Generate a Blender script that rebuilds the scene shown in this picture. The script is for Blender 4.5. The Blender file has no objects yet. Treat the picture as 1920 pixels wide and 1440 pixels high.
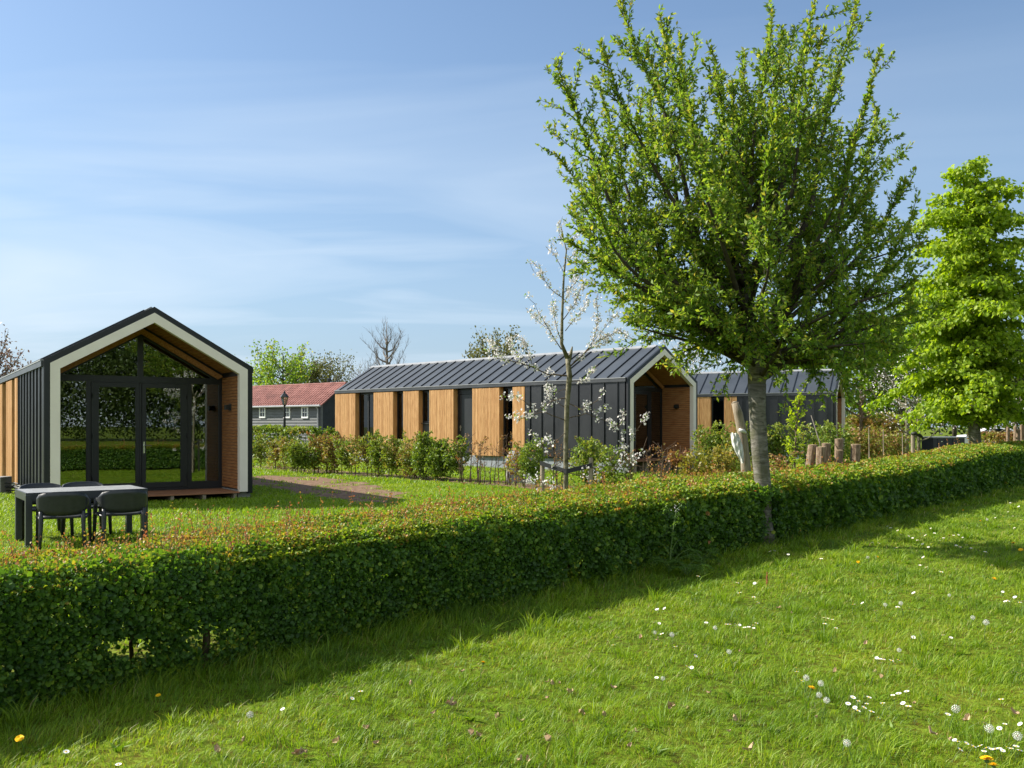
import bpy, math, random
import numpy as np
from mathutils import Vector, Matrix
from mathutils.geometry import tessellate_polygon

random.seed(11)
rng = np.random.default_rng(11)
scene = bpy.context.scene
COL = scene.collection
R = math.radians
FPX, HOR, EYE = 1710.0, 798.0, 1.65          # focal length in photo pixels, horizon row, eye height


def gp(px, py):
    """ground point seen at a photo pixel"""
    d = EYE * FPX / (py - HOR)
    return Vector(((px - 960) / FPX * d, d, 0.0))


def at(px, py, d):
    """point at depth d seen at a photo pixel"""
    return Vector(((px - 960) / FPX * d, d, EYE - (py - HOR) / FPX * d))


# ---------------------------------------------------------------- materials
def new_mat(name):
    m = bpy.data.materials.new(name)
    m.use_nodes = True
    nt = m.node_tree
    nt.nodes.clear()
    out = nt.nodes.new('ShaderNodeOutputMaterial')
    return m, nt, out


def nd(nt, kind, **kw):
    n = nt.nodes.new(kind)
    for k, v in kw.items():
        setattr(n, k, v)
    return n


def ramp(nt, stops):
    r = nt.nodes.new('ShaderNodeValToRGB')
    e = r.color_ramp.elements
    while len(e) < len(stops):
        e.new(0.5)
    for i, (p, c) in enumerate(stops):
        e[i].position = p
        e[i].color = (c[0], c[1], c[2], 1)
    return r


def noise(nt, vec, scale, detail=4.0, rough=0.55, dist=0.0):
    n = nt.nodes.new('ShaderNodeTexNoise')
    n.inputs['Scale'].default_value = scale
    n.inputs['Detail'].default_value = detail
    n.inputs['Roughness'].default_value = rough
    n.inputs['Distortion'].default_value = dist
    if vec is not None:
        nt.links.new(vec, n.inputs['Vector'])
    return n


def mapped(nt, scale=(1, 1, 1), space='Object', rot=(0, 0, 0)):
    tc = nt.nodes.new('ShaderNodeTexCoord')
    mp = nt.nodes.new('ShaderNodeMapping')
    mp.inputs['Scale'].default_value = scale
    mp.inputs['Rotation'].default_value = rot
    nt.links.new(tc.outputs[space], mp.inputs['Vector'])
    return mp.outputs['Vector']


def solid(name, stops, rough=0.6, scale=6.0, stretch=(1, 1, 1), spec=0.4, metal=0.0, bump=0.0, bscale=None, detail=5.0):
    """principled surface whose colour wanders between a few tones"""
    m, nt, out = new_mat(name)
    v = mapped(nt, stretch)
    n = noise(nt, v, scale, detail)
    if not isinstance(stops[0][0], (int, float)) or len(stops[0]) == 3:
        k = len(stops)
        stops = [(0.32 + 0.36 * i / max(1, k - 1), c) for i, c in enumerate(stops)]
    r = ramp(nt, stops)
    nt.links.new(n.outputs['Fac'], r.inputs['Fac'])
    p = nt.nodes.new('ShaderNodeBsdfPrincipled')
    nt.links.new(r.outputs['Color'], p.inputs['Base Color'])
    p.inputs['Roughness'].default_value = rough
    p.inputs['Specular IOR Level'].default_value = spec
    p.inputs['Metallic'].default_value = metal
    if bump:
        n2 = noise(nt, v, bscale or scale * 4, 6.0)
        b = nt.nodes.new('ShaderNodeBump')
        b.inputs['Strength'].default_value = bump
        b.inputs['Distance'].default_value = 0.02
        nt.links.new(n2.outputs['Fac'], b.inputs['Height'])
        nt.links.new(b.outputs['Normal'], p.inputs['Normal'])
    nt.links.new(p.outputs['BSDF'], out.inputs['Surface'])
    return m


def foliage(name, stops, transl=0.4, rough=0.5, spec=0.35, tgain=(1.5, 1.45, 0.7)):
    """leaf surface: colour from the leaf's own 'tint', part of the light shines through"""
    m, nt, out = new_mat(name)
    a = nd(nt, 'ShaderNodeAttribute', attribute_name='tint')
    r = ramp(nt, stops)
    nt.links.new(a.outputs['Fac'], r.inputs['Fac'])
    p = nt.nodes.new('ShaderNodeBsdfPrincipled')
    nt.links.new(r.outputs['Color'], p.inputs['Base Color'])
    p.inputs['Roughness'].default_value = rough
    p.inputs['Specular IOR Level'].default_value = spec
    t = nt.nodes.new('ShaderNodeBsdfTranslucent')
    g = nt.nodes.new('ShaderNodeMix')
    g.data_type = 'RGBA'
    g.blend_type = 'MULTIPLY'
    g.inputs[0].default_value = 1.0
    nt.links.new(r.outputs['Color'], g.inputs[6])
    g.inputs[7].default_value = (tgain[0], tgain[1], tgain[2], 1)
    nt.links.new(g.outputs[2], t.inputs['Color'])
    mx = nt.nodes.new('ShaderNodeMixShader')
    mx.inputs['Fac'].default_value = transl
    nt.links.new(p.outputs['BSDF'], mx.inputs[1])
    nt.links.new(t.outputs['BSDF'], mx.inputs[2])
    nt.links.new(mx.outputs['Shader'], out.inputs['Surface'])
    return m


def glass_mat(name, tint=(0.55, 0.6, 0.56), base=0.15):
    m, nt, out = new_mat(name)
    tr = nt.nodes.new('ShaderNodeBsdfTransparent')
    tr.inputs['Color'].default_value = (*tint, 1)
    gl = nt.nodes.new('ShaderNodeBsdfGlossy')
    gl.inputs['Roughness'].default_value = 0.0
    gl.inputs['Color'].default_value = (0.60, 0.63, 0.62, 1)
    v = mapped(nt, (1, 1, 1))
    n = noise(nt, v, 0.9, 1.0)
    b = nt.nodes.new('ShaderNodeBump')
    b.inputs['Strength'].default_value = 0.012
    b.inputs['Distance'].default_value = 0.05
    nt.links.new(n.outputs['Fac'], b.inputs['Height'])
    nt.links.new(b.outputs['Normal'], gl.inputs['Normal'])
    fr = nt.nodes.new('ShaderNodeFresnel')
    fr.inputs['IOR'].default_value = 1.9
    mth = nd(nt, 'ShaderNodeMath', operation='MULTIPLY_ADD')
    mth.inputs[1].default_value = 1.0
    mth.inputs[2].default_value = base
    mth.use_clamp = True
    nt.links.new(fr.outputs['Fac'], mth.inputs[0])
    mx = nt.nodes.new('ShaderNodeMixShader')
    nt.links.new(mth.outputs[0], mx.inputs['Fac'])
    nt.links.new(tr.outputs[0], mx.inputs[1])
    nt.links.new(gl.outputs[0], mx.inputs[2])
    nt.links.new(mx.outputs[0], out.inputs['Surface'])
    return m


M = {}
M['black_metal'] = solid('black_coated_metal', [(0.008, 0.009, 0.011), (0.014, 0.015, 0.018)], rough=0.42, scale=1.5, spec=0.45, bump=0.05, bscale=3)
M['side_metal'] = solid('dark_sheet_metal', [(0.012, 0.0135, 0.016), (0.024, 0.026, 0.029)], rough=0.36, scale=1.2, spec=0.5, bump=0.22, bscale=1.6)
M['roof_metal'] = solid('slate_blue_roof_metal', [(0.034, 0.040, 0.048), (0.052, 0.060, 0.070)], rough=0.45, scale=1.0, spec=0.5, bump=0.10, bscale=2.5)
M['roof_seam'] = solid('roof_seam_metal', [(0.012, 0.014, 0.017), (0.02, 0.022, 0.026)], rough=0.45, scale=2.0)
M['trim_grey'] = solid('pale_grey_trim', [(0.22, 0.225, 0.23), (0.30, 0.305, 0.31)], rough=0.45, scale=2.0)
M['gutter'] = solid('grey_gutter_metal', [(0.040, 0.043, 0.047), (0.06, 0.063, 0.068)], rough=0.4, scale=2.0)
M['cream'] = solid('cream_painted_board', [(0.78, 0.69, 0.585), (0.84, 0.75, 0.64)], rough=0.55, scale=2.5, bump=0.03)
M['white'] = solid('white_paint', [(0.70, 0.70, 0.68), (0.80, 0.80, 0.78)], rough=0.5, scale=3.0)
M['larch'] = solid('golden_larch_boards', [(0.33, 0.165, 0.060), (0.45, 0.245, 0.095), (0.56, 0.33, 0.145)], rough=0.62, scale=5.0, stretch=(7, 7, 0.5), spec=0.25, bump=0.15)
M['larch_b'] = solid('pale_larch_boards', [(0.36, 0.185, 0.070), (0.49, 0.275, 0.11), (0.59, 0.355, 0.16)], rough=0.62, scale=5.0, stretch=(7, 7, 0.5), spec=0.25, bump=0.15)
M['larch_c'] = solid('deep_larch_boards', [(0.29, 0.14, 0.048), (0.41, 0.215, 0.08), (0.50, 0.285, 0.12)], rough=0.62, scale=5.0, stretch=(7, 7, 0.5), spec=0.25, bump=0.15)
M['larch_dark'] = solid('shade_toned_larch_slats', [(0.27, 0.10, 0.036), (0.38, 0.165, 0.062), (0.45, 0.22, 0.09)], rough=0.6, scale=5.0, stretch=(7, 0.6, 7), spec=0.25, bump=0.15)  # darker red-brown copy of the larch, with the porch's shade put into its tone
M['deck'] = solid('reddish_deck_boards', [(0.24, 0.10, 0.045), (0.34, 0.16, 0.08)], rough=0.6, scale=4.0, stretch=(0.5, 8, 8), spec=0.3, bump=0.1)
M['concrete'] = solid('weathered_concrete', [(0.22, 0.215, 0.20), (0.33, 0.32, 0.30)], rough=0.85, scale=4.0, spec=0.2, bump=0.25)
M['plinth_blue'] = solid('blue_grey_plinth', [(0.20, 0.22, 0.24), (0.30, 0.32, 0.34)], rough=0.8, scale=3.0, spec=0.2, bump=0.15)
M['room'] = solid('pale_room_wall', [(0.42, 0.39, 0.33), (0.50, 0.47, 0.40)], rough=0.8, scale=2.0, spec=0.2)
M['room_floor'] = solid('grey_room_floor', [(0.14, 0.12, 0.10), (0.2, 0.18, 0.15)], rough=0.5, scale=3.0)
M['steel'] = solid('brushed_steel', [(0.55, 0.55, 0.54), (0.65, 0.65, 0.64)], rough=0.3, scale=8.0, metal=1.0)
M['plastic_dark'] = solid('anthracite_plastic', [(0.020, 0.022, 0.025), (0.030, 0.032, 0.036)], rough=0.42, scale=20.0, spec=0.45, bump=0.06, bscale=180)
M['alu_dark'] = solid('anthracite_aluminium', [(0.026, 0.029, 0.034), (0.036, 0.040, 0.046)], rough=0.38, scale=6.0, spec=0.5)
M['table_top'] = solid('grey_table_slats', [(0.30, 0.30, 0.295), (0.38, 0.38, 0.37)], rough=0.3, scale=6.0, spec=0.6)
M['lamp_black'] = solid('black_lacquer', [(0.012, 0.014, 0.013), (0.02, 0.022, 0.02)], rough=0.35, scale=6.0)
M['barn_board'] = solid('blue_grey_weatherboard', [(0.10, 0.105, 0.105), (0.15, 0.155, 0.152)], rough=0.65, scale=3.0, stretch=(0.6, 0.6, 6), spec=0.3)
M['barn_black'] = solid('black_weatherboard', [(0.014, 0.017, 0.021), (0.024, 0.027, 0.032)], rough=0.6, scale=3.0)
M['red_roof'] = solid('faded_red_roof_tile', [(0.15, 0.055, 0.045), (0.22, 0.082, 0.066), (0.28, 0.12, 0.10)], rough=0.7, scale=2.0, spec=0.25, bump=0.1)
M['bark_grey'] = None
M['bark_brown'] = solid('brown_twig_bark', [(0.075, 0.052, 0.034), (0.15, 0.11, 0.075)], rough=0.85, scale=14.0, spec=0.15, bump=0.3)
M['bark_dark'] = solid('dark_limb_bark', [(0.035, 0.030, 0.022), (0.085, 0.072, 0.05)], rough=0.85, scale=9.0, spec=0.15, bump=0.4)
M['bark_pale'] = solid('pale_lichen_bark', [(0.075, 0.07, 0.035), (0.15, 0.135, 0.085), (0.24, 0.22, 0.16)], rough=0.85, scale=12.0, spec=0.15, bump=0.3)
M['twig_grey'] = solid('grey_bare_twig', [(0.13, 0.11, 0.09), (0.22, 0.19, 0.16)], rough=0.85, scale=8.0, spec=0.15)
M['stake'] = solid('weathered_stake_wood', [(0.20, 0.16, 0.11), (0.34, 0.28, 0.21)], rough=0.85, scale=8.0, stretch=(5, 5, 0.7), spec=0.2, bump=0.3)
M['log_bark'] = solid('log_bark', [(0.13, 0.085, 0.055), (0.24, 0.17, 0.115), (0.33, 0.25, 0.18)], rough=0.9, scale=11.0, stretch=(3, 3, 0.8), spec=0.15, bump=0.7)
M['log_cut'] = solid('sawn_log_face', [(0.42, 0.30, 0.17), (0.55, 0.42, 0.26)], rough=0.8, scale=14.0, spec=0.2)
M['rubber'] = solid('black_rubber_strap', [(0.012, 0.012, 0.012), (0.02, 0.02, 0.02)], rough=0.6, scale=8.0)
M['sheet_white'] = solid('crumpled_white_film', [(0.58, 0.57, 0.54), (0.74, 0.73, 0.70)], rough=0.4, scale=10.0, spec=0.4)
M['soil'] = solid('bare_garden_soil', [(0.10, 0.060, 0.038), (0.18, 0.115, 0.075), (0.25, 0.17, 0.115)], rough=0.95, scale=7.0, spec=0.05, detail=9.0)
M['paving'] = solid('grey_drive_gravel', [(0.22, 0.20, 0.18), (0.32, 0.30, 0.27)], rough=0.9, scale=8.0, spec=0.15, bump=0.3)
M['petal'] = solid('white_petal', [(0.78, 0.77, 0.74), (0.86, 0.85, 0.83)], rough=0.7, scale=30.0, spec=0.15)
M['yolk'] = solid('yellow_flower_centre', [(0.72, 0.42, 0.012), (0.82, 0.52, 0.02)], rough=0.7, scale=60.0, spec=0.15)
M['dandelion'] = solid('dandelion_yellow', [(0.82, 0.46, 0.004), (0.90, 0.56, 0.01)], rough=0.65, scale=60.0, spec=0.15)
M['seed_fluff'] = solid('seed_fluff', [(0.66, 0.66, 0.61), (0.78, 0.78, 0.73)], rough=0.8, scale=40.0, spec=0.1)
M['stem_green'] = solid('green_stem', [(0.07, 0.12, 0.03), (0.11, 0.17, 0.045)], rough=0.6, scale=20.0, spec=0.25)
M['dead_leaf'] = solid('dry_brown_leaf', [(0.34, 0.225, 0.125), (0.52, 0.39, 0.25)], rough=0.75, scale=9.0, spec=0.2)
M['dock'] = solid('rusty_seed_spike', [(0.26, 0.085, 0.035), (0.38, 0.15, 0.07)], rough=0.8, scale=20.0, spec=0.15)
M['car_silver'] = solid('silver_car_paint', [(0.42, 0.43, 0.44), (0.48, 0.49, 0.5)], rough=0.3, scale=2.0, metal=0.5)
M['car_white'] = solid('white_car_paint', [(0.68, 0.68, 0.68), (0.74, 0.74, 0.74)], rough=0.3, scale=2.0)
M['tyre'] = solid('tyre_rubber', [(0.012, 0.012, 0.012), (0.025, 0.025, 0.025)], rough=0.8, scale=8.0)
M['curtain'] = solid('grey_curtain', [(0.28, 0.28, 0.28), (0.38, 0.38, 0.37)], rough=0.9, scale=6.0, stretch=(1, 12, 0.3), spec=0.1)
M['blind'] = solid('beige_blind_slats', [(0.40, 0.35, 0.22), (0.50, 0.44, 0.29)], rough=0.7, scale=4.0, spec=0.2)
M['glass'] = glass_mat('window_glass')
M['glass_dark'] = glass_mat('dark_window_glass', (0.22, 0.25, 0.24), 0.0)
M['lantern_glass'] = glass_mat('lantern_glass', (0.85, 0.88, 0.85), 0.05)


def bark_grey():
    m, nt, out = new_mat('grey_banded_bark')
    v = mapped(nt, (2.2, 2.2, 9.0))
    n = noise(nt, v, 3.0, 7.0, 0.65, 0.6)
    r = ramp(nt, [(0.33, (0.05, 0.046, 0.038)), (0.46, (0.135, 0.125, 0.10)), (0.6, (0.20, 0.187, 0.155)), (0.74, (0.31, 0.295, 0.255))])
    nt.links.new(n.outputs['Fac'], r.inputs['Fac'])
    v2 = mapped(nt, (1, 1, 1))
    n2 = noise(nt, v2, 5.0, 5.0, 0.6)
    r2 = ramp(nt, [(0.48, (0, 0, 0)), (0.62, (0.8, 0.8, 0.8))])
    nt.links.new(n2.outputs['Fac'], r2.inputs['Fac'])
    mx = nt.nodes.new('ShaderNodeMix')
    mx.data_type = 'RGBA'
    nt.links.new(r2.outputs['Color'], mx.inputs[0])
    nt.links.new(r.outputs['Color'], mx.inputs[6])
    mx.inputs[7].default_value = (0.085, 0.085, 0.045, 1)
    p = nt.nodes.new('ShaderNodeBsdfPrincipled')
    p.inputs['Roughness'].default_value = 0.85
    p.inputs['Specular IOR Level'].default_value = 0.2
    nt.links.new(mx.outputs[2], p.inputs['Base Color'])
    b = nt.nodes.new('ShaderNodeBump')
    b.inputs['Strength'].default_value = 0.6
    b.inputs['Distance'].default_value = 0.02
    nt.links.new(n.outputs['Fac'], b.inputs['Height'])
    nt.links.new(b.outputs['Normal'], p.inputs['Normal'])
    nt.links.new(p.outputs['BSDF'], out.inputs['Surface'])
    return m


M['bark_grey'] = bark_grey()


def ground_mat():
    m, nt, out = new_mat('meadow_ground')
    v = mapped(nt, (1, 1, 1))
    n1 = noise(nt, v, 0.55, 6.0, 0.6)
    n2 = noise(nt, v, 14.0, 6.0, 0.65)
    r1 = ramp(nt, [(0.30, (0.062, 0.115, 0.009)), (0.5, (0.12, 0.19, 0.012)), (0.70, (0.18, 0.235, 0.020))])
    r2 = ramp(nt, [(0.36, (0.55, 0.30, 0.35)), (0.60, (1.1, 1.1, 1.0))])
    nt.links.new(n1.outputs['Fac'], r1.inputs['Fac'])
    nt.links.new(n2.outputs['Fac'], r2.inputs['Fac'])
    mx = nt.nodes.new('ShaderNodeMix')
    mx.data_type = 'RGBA'
    mx.blend_type = 'MULTIPLY'
    mx.inputs[0].default_value = 1.0
    nt.links.new(r1.outputs['Color'], mx.inputs[6])
    nt.links.new(r2.outputs['Color'], mx.inputs[7])
    p = nt.nodes.new('ShaderNodeBsdfPrincipled')
    p.inputs['Roughness'].default_value = 0.9
    p.inputs['Specular IOR Level'].default_value = 0.1
    nt.links.new(mx.outputs[2], p.inputs['Base Color'])
    b = nt.nodes.new('ShaderNodeBump')
    b.inputs['Strength'].default_value = 0.8
    b.inputs['Distance'].default_value = 0.05
    nt.links.new(n2.outputs['Fac'], b.inputs['Height'])
    nt.links.new(b.outputs['Normal'], p.inputs['Normal'])
    nt.links.new(p.outputs['BSDF'], out.inputs['Surface'])
    return m


# leaf colours; tint 0..1 runs from the oldest, deepest leaves to the newest shoots
L_HEDGE = foliage('hawthorn_leaf', [(0.0, (0.030, 0.080, 0.010)), (0.40, (0.075, 0.165, 0.015)), (0.62, (0.165, 0.27, 0.020)), (0.80, (0.29, 0.34, 0.028)), (0.91, (0.38, 0.27, 0.045)), (1.0, (0.36, 0.13, 0.05))], 0.40)
L_SHOOT = foliage('red_new_shoot', [(0.0, (0.30, 0.31, 0.04)), (0.4, (0.42, 0.28, 0.055)), (0.75, (0.44, 0.17, 0.06)), (1.0, (0.34, 0.10, 0.05))], 0.35, tgain=(1.3, 1.2, 0.8))
L_PEAR = foliage('spring_tree_leaf', [(0.0, (0.055, 0.122, 0.018)), (0.5, (0.132, 0.238, 0.026)), (0.85, (0.25, 0.32, 0.038)), (1.0, (0.35, 0.32, 0.06))], 0.5, tgain=(1.7, 1.6, 0.8))
L_LIME = foliage('lime_leaf', [(0.0, (0.10, 0.19, 0.012)), (0.5, (0.22, 0.33, 0.016)), (1.0, (0.36, 0.43, 0.03))], 0.5, tgain=(1.5, 1.5, 0.5))
L_SHRUB = foliage('hornbeam_leaf', [(0.0, (0.07, 0.135, 0.018)), (0.42, (0.17, 0.25, 0.030)), (0.66, (0.25, 0.28, 0.045)), (0.80, (0.28, 0.185, 0.06)), (1.0, (0.26, 0.115, 0.055))], 0.35)
L_GOLD = foliage('golden_shrub_leaf', [(0.0, (0.10, 0.13, 0.022)), (0.5, (0.23, 0.22, 0.032)), (0.8, (0.30, 0.23, 0.04)), (1.0, (0.30, 0.13, 0.045))], 0.35)
L_GRASS = foliage('grass_blade', [(0.0, (0.070, 0.14, 0.010)), (0.5, (0.178, 0.295, 0.012)), (0.85, (0.30, 0.385, 0.022)), (0.95, (0.30, 0.29, 0.06)), (1.0, (0.42, 0.34, 0.16))], 0.42, rough=0.5, tgain=(1.4, 1.4, 0.6))
L_WOOD = foliage('distant_leaf', [(0.0, (0.030, 0.058, 0.012)), (0.5, (0.062, 0.10, 0.020)), (1.0, (0.115, 0.15, 0.035))], 0.3)
L_OLIVE = foliage('olive_spring_leaf', [(0.0, (0.07, 0.085, 0.025)), (0.5, (0.13, 0.135, 0.045)), (1.0, (0.19, 0.18, 0.07))], 0.3)
L_RED = foliage('plum_red_leaf', [(0.0, (0.10, 0.055, 0.04)), (0.5, (0.18, 0.10, 0.065)), (1.0, (0.20, 0.17, 0.07))], 0.3, tgain=(1.2, 1.1, 0.9))
L_PETAL = foliage('blossom_petal', [(0.0, (0.68, 0.60, 0.58)), (0.5, (0.80, 0.76, 0.73)), (1.0, (0.86, 0.84, 0.82))], 0.3, tgain=(1, 1, 1))
L_PARSLEY = foliage('feathery_leaf', [(0.0, (0.045, 0.105, 0.012)), (0.6, (0.085, 0.17, 0.020)), (1.0, (0.13, 0.22, 0.03))], 0.4)


# ---------------------------------------------------------------- mesh helpers
class MB:
    def __init__(self):
        self.v, self.f, self.mi = [], [], []
        self.m = 0

    def add(self, verts, faces):
        b = len(self.v)
        self.v.extend([tuple(p) for p in verts])
        self.f.extend([tuple(b + i for i in f) for f in faces])
        self.mi.extend([self.m] * len(faces))

    def box(self, x0, x1, y0, y1, z0, z1):
        v = [(x0, y0, z0), (x1, y0, z0), (x1, y1, z0), (x0, y1, z0), (x0, y0, z1), (x1, y0, z1), (x1, y1, z1), (x0, y1, z1)]
        self.add(v, [(0, 3, 2, 1), (4, 5, 6, 7), (0, 1, 5, 4), (1, 2, 6, 5), (2, 3, 7, 6), (3, 0, 4, 7)])

    def hexa(self, a, b):
        """solid between two matching quads"""
        self.add(list(a) + list(b), [(3, 2, 1, 0), (4, 5, 6, 7), (0, 1, 5, 4), (1, 2, 6, 5), (2, 3, 7, 6), (3, 0, 4, 7)])

    def prism(self, pts, y0, y1):
        """polygon in x,z drawn out along y"""
        n = len(pts)
        v = [(x, y0, z) for x, z in pts] + [(x, y1, z) for x, z in pts]
        f = [tuple(range(n - 1, -1, -1)), tuple(range(n, 2 * n))]
        for i in range(n):
            j = (i + 1) % n
            f.append((i, j, n + j, n + i))
        self.add(v, f)

    def tube(self, pts, rad, n=6, cap=True):
        pts = [Vector(p) for p in pts]
        k = len(pts)
        if not hasattr(rad, '__len__'):
            rad = [rad] * k
        ring = []
        up = Vector((0.31, 0.95, 0.1))
        for i in range(k):
            t = pts[min(i + 1, k - 1)] - pts[max(i - 1, 0)]
            if t.length < 1e-9:
                t = Vector((0, 0, 1))
            t.normalize()
            u = up - t * up.dot(t)
            if u.length < 1e-3:
                u = Vector((1, 0, 0)) - t * t.x
            u.normalize()
            w = t.cross(u)
            up = u
            for j in range(n):
                a = 2 * math.pi * j / n
                ring.append(pts[i] + (u * math.cos(a) + w * math.sin(a)) * rad[i])
        f = []
        for i in range(k - 1):
            for j in range(n):
                a, b = i * n + j, i * n + (j + 1) % n
                f.append((a, b, b + n, a + n))
        if cap:
            f.append(tuple(range(n - 1, -1, -1)))
            f.append(tuple(range((k - 1) * n, k * n)))
        self.add(ring, f)

    def lathe(self, prof, n=16, c=(0, 0)):
        v, f = [], []
        for r, z in prof:
            for j in range(n):
                a = 2 * math.pi * j / n
                v.append((c[0] + r * math.cos(a), c[1] + r * math.sin(a), z))
        for i in range(len(prof) - 1):
            for j in range(n):
                a, b = i * n + j, i * n + (j + 1) % n
                f.append((a, b, b + n, a + n))
        f.append(tuple(range(n - 1, -1, -1)))
        f.append(tuple(range((len(prof) - 1) * n, len(prof) * n)))
        self.add(v, f)

    def build(self, name, mats, parent=None, smooth=False, bevel=0.0):
        me = bpy.data.meshes.new(name)
        me.from_pydata(self.v, [], self.f)
        if not isinstance(mats, (list, tuple)):
            mats = [mats]
        for m in mats:
            me.materials.append(m)
        me.polygons.foreach_set('material_index', self.mi)
        if smooth:
            me.polygons.foreach_set('use_smooth', [True] * len(self.f))
        me.update()
        o = bpy.data.objects.new(name, me)
        COL.objects.link(o)
        if parent is not None:
            o.parent = parent
        if bevel:
            b = o.modifiers.new('bevel', 'BEVEL')
            b.width = bevel
            b.segments = 2
            b.limit_method = 'ANGLE'
        return o


def quads_obj(name, V, nv_per, faces, tint, mat, parent=None):
    """V: (n*nv_per,3); faces: index pattern within one piece"""
    n = len(V) // nv_per
    pat = np.array(faces, dtype=np.int64)
    F = (np.arange(n)[:, None, None] * nv_per + pat[None]).reshape(-1)
    k = pat.shape[1]
    me = bpy.data.meshes.new(name)
    me.vertices.add(len(V))
    me.vertices.foreach_set('co', np.asarray(V, dtype=np.float32).reshape(-1))
    nf = len(F) // k
    me.loops.add(len(F))
    me.loops.foreach_set('vertex_index', F.astype(np.int32))
    me.polygons.add(nf)
    me.polygons.foreach_set('loop_start', (np.arange(nf) * k).astype(np.int32))
    me.update(calc_edges=True)
    a = me.attributes.new('tint', 'FLOAT', 'POINT')
    a.data.foreach_set('value', np.repeat(np.asarray(tint, dtype=np.float32), nv_per))
    me.materials.append(mat)
    o = bpy.data.objects.new(name, me)
    COL.objects.link(o)
    if parent is not None:
        o.parent = parent
    return o


def unit(a):
    return a / np.maximum(np.linalg.norm(a, axis=-1, keepdims=True), 1e-9)


def rnd_dir(n):
    return unit(rng.normal(size=(n, 3)))


def leaf_verts(P, D, N, L, Wd, fold=0.18, lobed=False):
    """folded leaves: base P, along D, blade facing N"""
    D = unit(D)
    S = unit(np.cross(D, N))
    Nn = np.cross(S, D)
    L = np.asarray(L).reshape(-1, 1) * np.ones((len(P), 1))
    Wd = np.asarray(Wd).reshape(-1, 1) * np.ones((len(P), 1))
    if not lobed:
        mid = P + D * L * 0.48
        a = mid + S * Wd * 0.5 + Nn * Wd * fold
        b = mid - S * Wd * 0.5 + Nn * Wd * fold
        tip = P + D * L - Nn * L * 0.08
        return np.stack([P, a, tip, b], 1).reshape(-1, 3)
    tip = P + D * L - Nn * L * 0.12
    a1 = P + D * L * 0.28 + S * Wd * 0.42 + Nn * Wd * fold
    a2 = P + D * L * 0.70 + S * Wd * 0.45 + Nn * Wd * fold * 0.8
    b1 = P + D * L * 0.28 - S * Wd * 0.42 + Nn * Wd * fold
    b2 = P + D * L * 0.70 - S * Wd * 0.45 + Nn * Wd * fold * 0.8
    return np.stack([P, a1, a2, tip, b2, b1], 1).reshape(-1, 3)


Q4 = [(0, 1, 2, 3)]
Q6 = [(0, 1, 2, 3), (0, 3, 4, 5)]


def leaves_obj(name, P, D, N, L, Wd, tint, mat, parent=None, lobed=False, fold=0.18):
    V = leaf_verts(P, D, N, L, Wd, fold, lobed)
    return quads_obj(name, V, 6 if lobed else 4, Q6 if lobed else Q4, np.clip(tint, 0, 1), mat, parent)


def props(o, label=None, cat=None, group=None, kind=None):
    if label:
        o['label'] = label
    if cat:
        o['category'] = cat
    if group:
        o['group'] = group
    if kind:
        o['kind'] = kind
    return o


def thing(name, label, cat, loc=(0, 0, 0), rz=0.0, group=None):
    o = bpy.data.objects.new(name, None)
    COL.objects.link(o)
    o.location = loc
    o.rotation_euler = (0, 0, rz)
    o.empty_display_size = 0.2
    return props(o, label, cat, group)


def copy_tree(o, parent=None):
    c = o.copy()
    COL.objects.link(c)
    if parent is not None:
        c.parent = parent
    for ch in list(o.children):
        copy_tree(ch, c)
    return c


def lump(x, k=1.0, ph=0.0):
    """cheap smooth 1-D noise"""
    x = np.asarray(x, dtype=float)
    return (np.sin(x * 1.7 * k + ph) + np.sin(x * 4.1 * k + 1.3 + ph * 2) * 0.6 + np.sin(x * 9.3 * k + 0.4 + ph) * 0.35) / 1.95


def lump2(x, y, s=1.0, ph=0.0):
    return (np.sin(x * s * 1.9 + 1.1 * np.sin(y * s * 1.3 + ph)) + np.sin(y * s * 2.3 + 1.4 * np.sin(x * s * 1.1 + 2 + ph)) + 0.6 * np.sin((x + y) * s * 4.7 + ph) + 0.5 * np.sin((x - y) * s * 6.1 + 1.7)) / 3.1


# ---------------------------------------------------------------- camera, sun, sky
cam = bpy.data.cameras.new('camera')
cam.sensor_width = 36.0
cam.lens = FPX / 1920 * 36.0
cam.shift_y = (HOR - 720) / 1920
cam.clip_end = 3000
co = bpy.data.objects.new('camera', cam)
co.location = (0, 0, EYE)
co.rotation_euler = (R(90), 0, 0)
COL.objects.link(co)
scene.camera = co

SUN_ELEV = R(37.5)
sh = Vector((-0.965, 0.262, 0)).normalized()
sdir = Vector((sh.x * math.cos(SUN_ELEV), sh.y * math.cos(SUN_ELEV), math.sin(SUN_ELEV)))
sl = bpy.data.lights.new('sun', 'SUN')
sl.energy = 5.0
sl.angle = R(0.5)
sl.color = (1.0, 0.945, 0.85)
so = bpy.data.objects.new('sun', sl)
so.rotation_euler = sdir.to_track_quat('Z', 'Y').to_euler()
so.location = (-30, 10, 40)
COL.objects.link(so)

world = bpy.data.worlds.new('World')
scene.world = world
world.use_nodes = True
nt = world.node_tree
nt.nodes.clear()
wo = nt.nodes.new('ShaderNodeOutputWorld')
bg = nt.nodes.new('ShaderNodeBackground')
bg.inputs['Strength'].default_value = 0.088
sky = nt.nodes.new('ShaderNodeTexSky')
sky.sky_type = 'NISHITA'
sky.sun_disc = False
sky.sun_elevation = SUN_ELEV
sky.sun_rotation = math.atan2(sh.x, sh.y)
sky.air_density = 1.0
sky.dust_density = 0.8
sky.ozone_density = 1.6
# thin high cloud: noise on a flat layer far overhead
tc = nt.nodes.new('ShaderNodeTexCoord')
sp = nt.nodes.new('ShaderNodeSeparateXYZ')
nt.links.new(tc.outputs['Generated'], sp.inputs[0])


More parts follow.
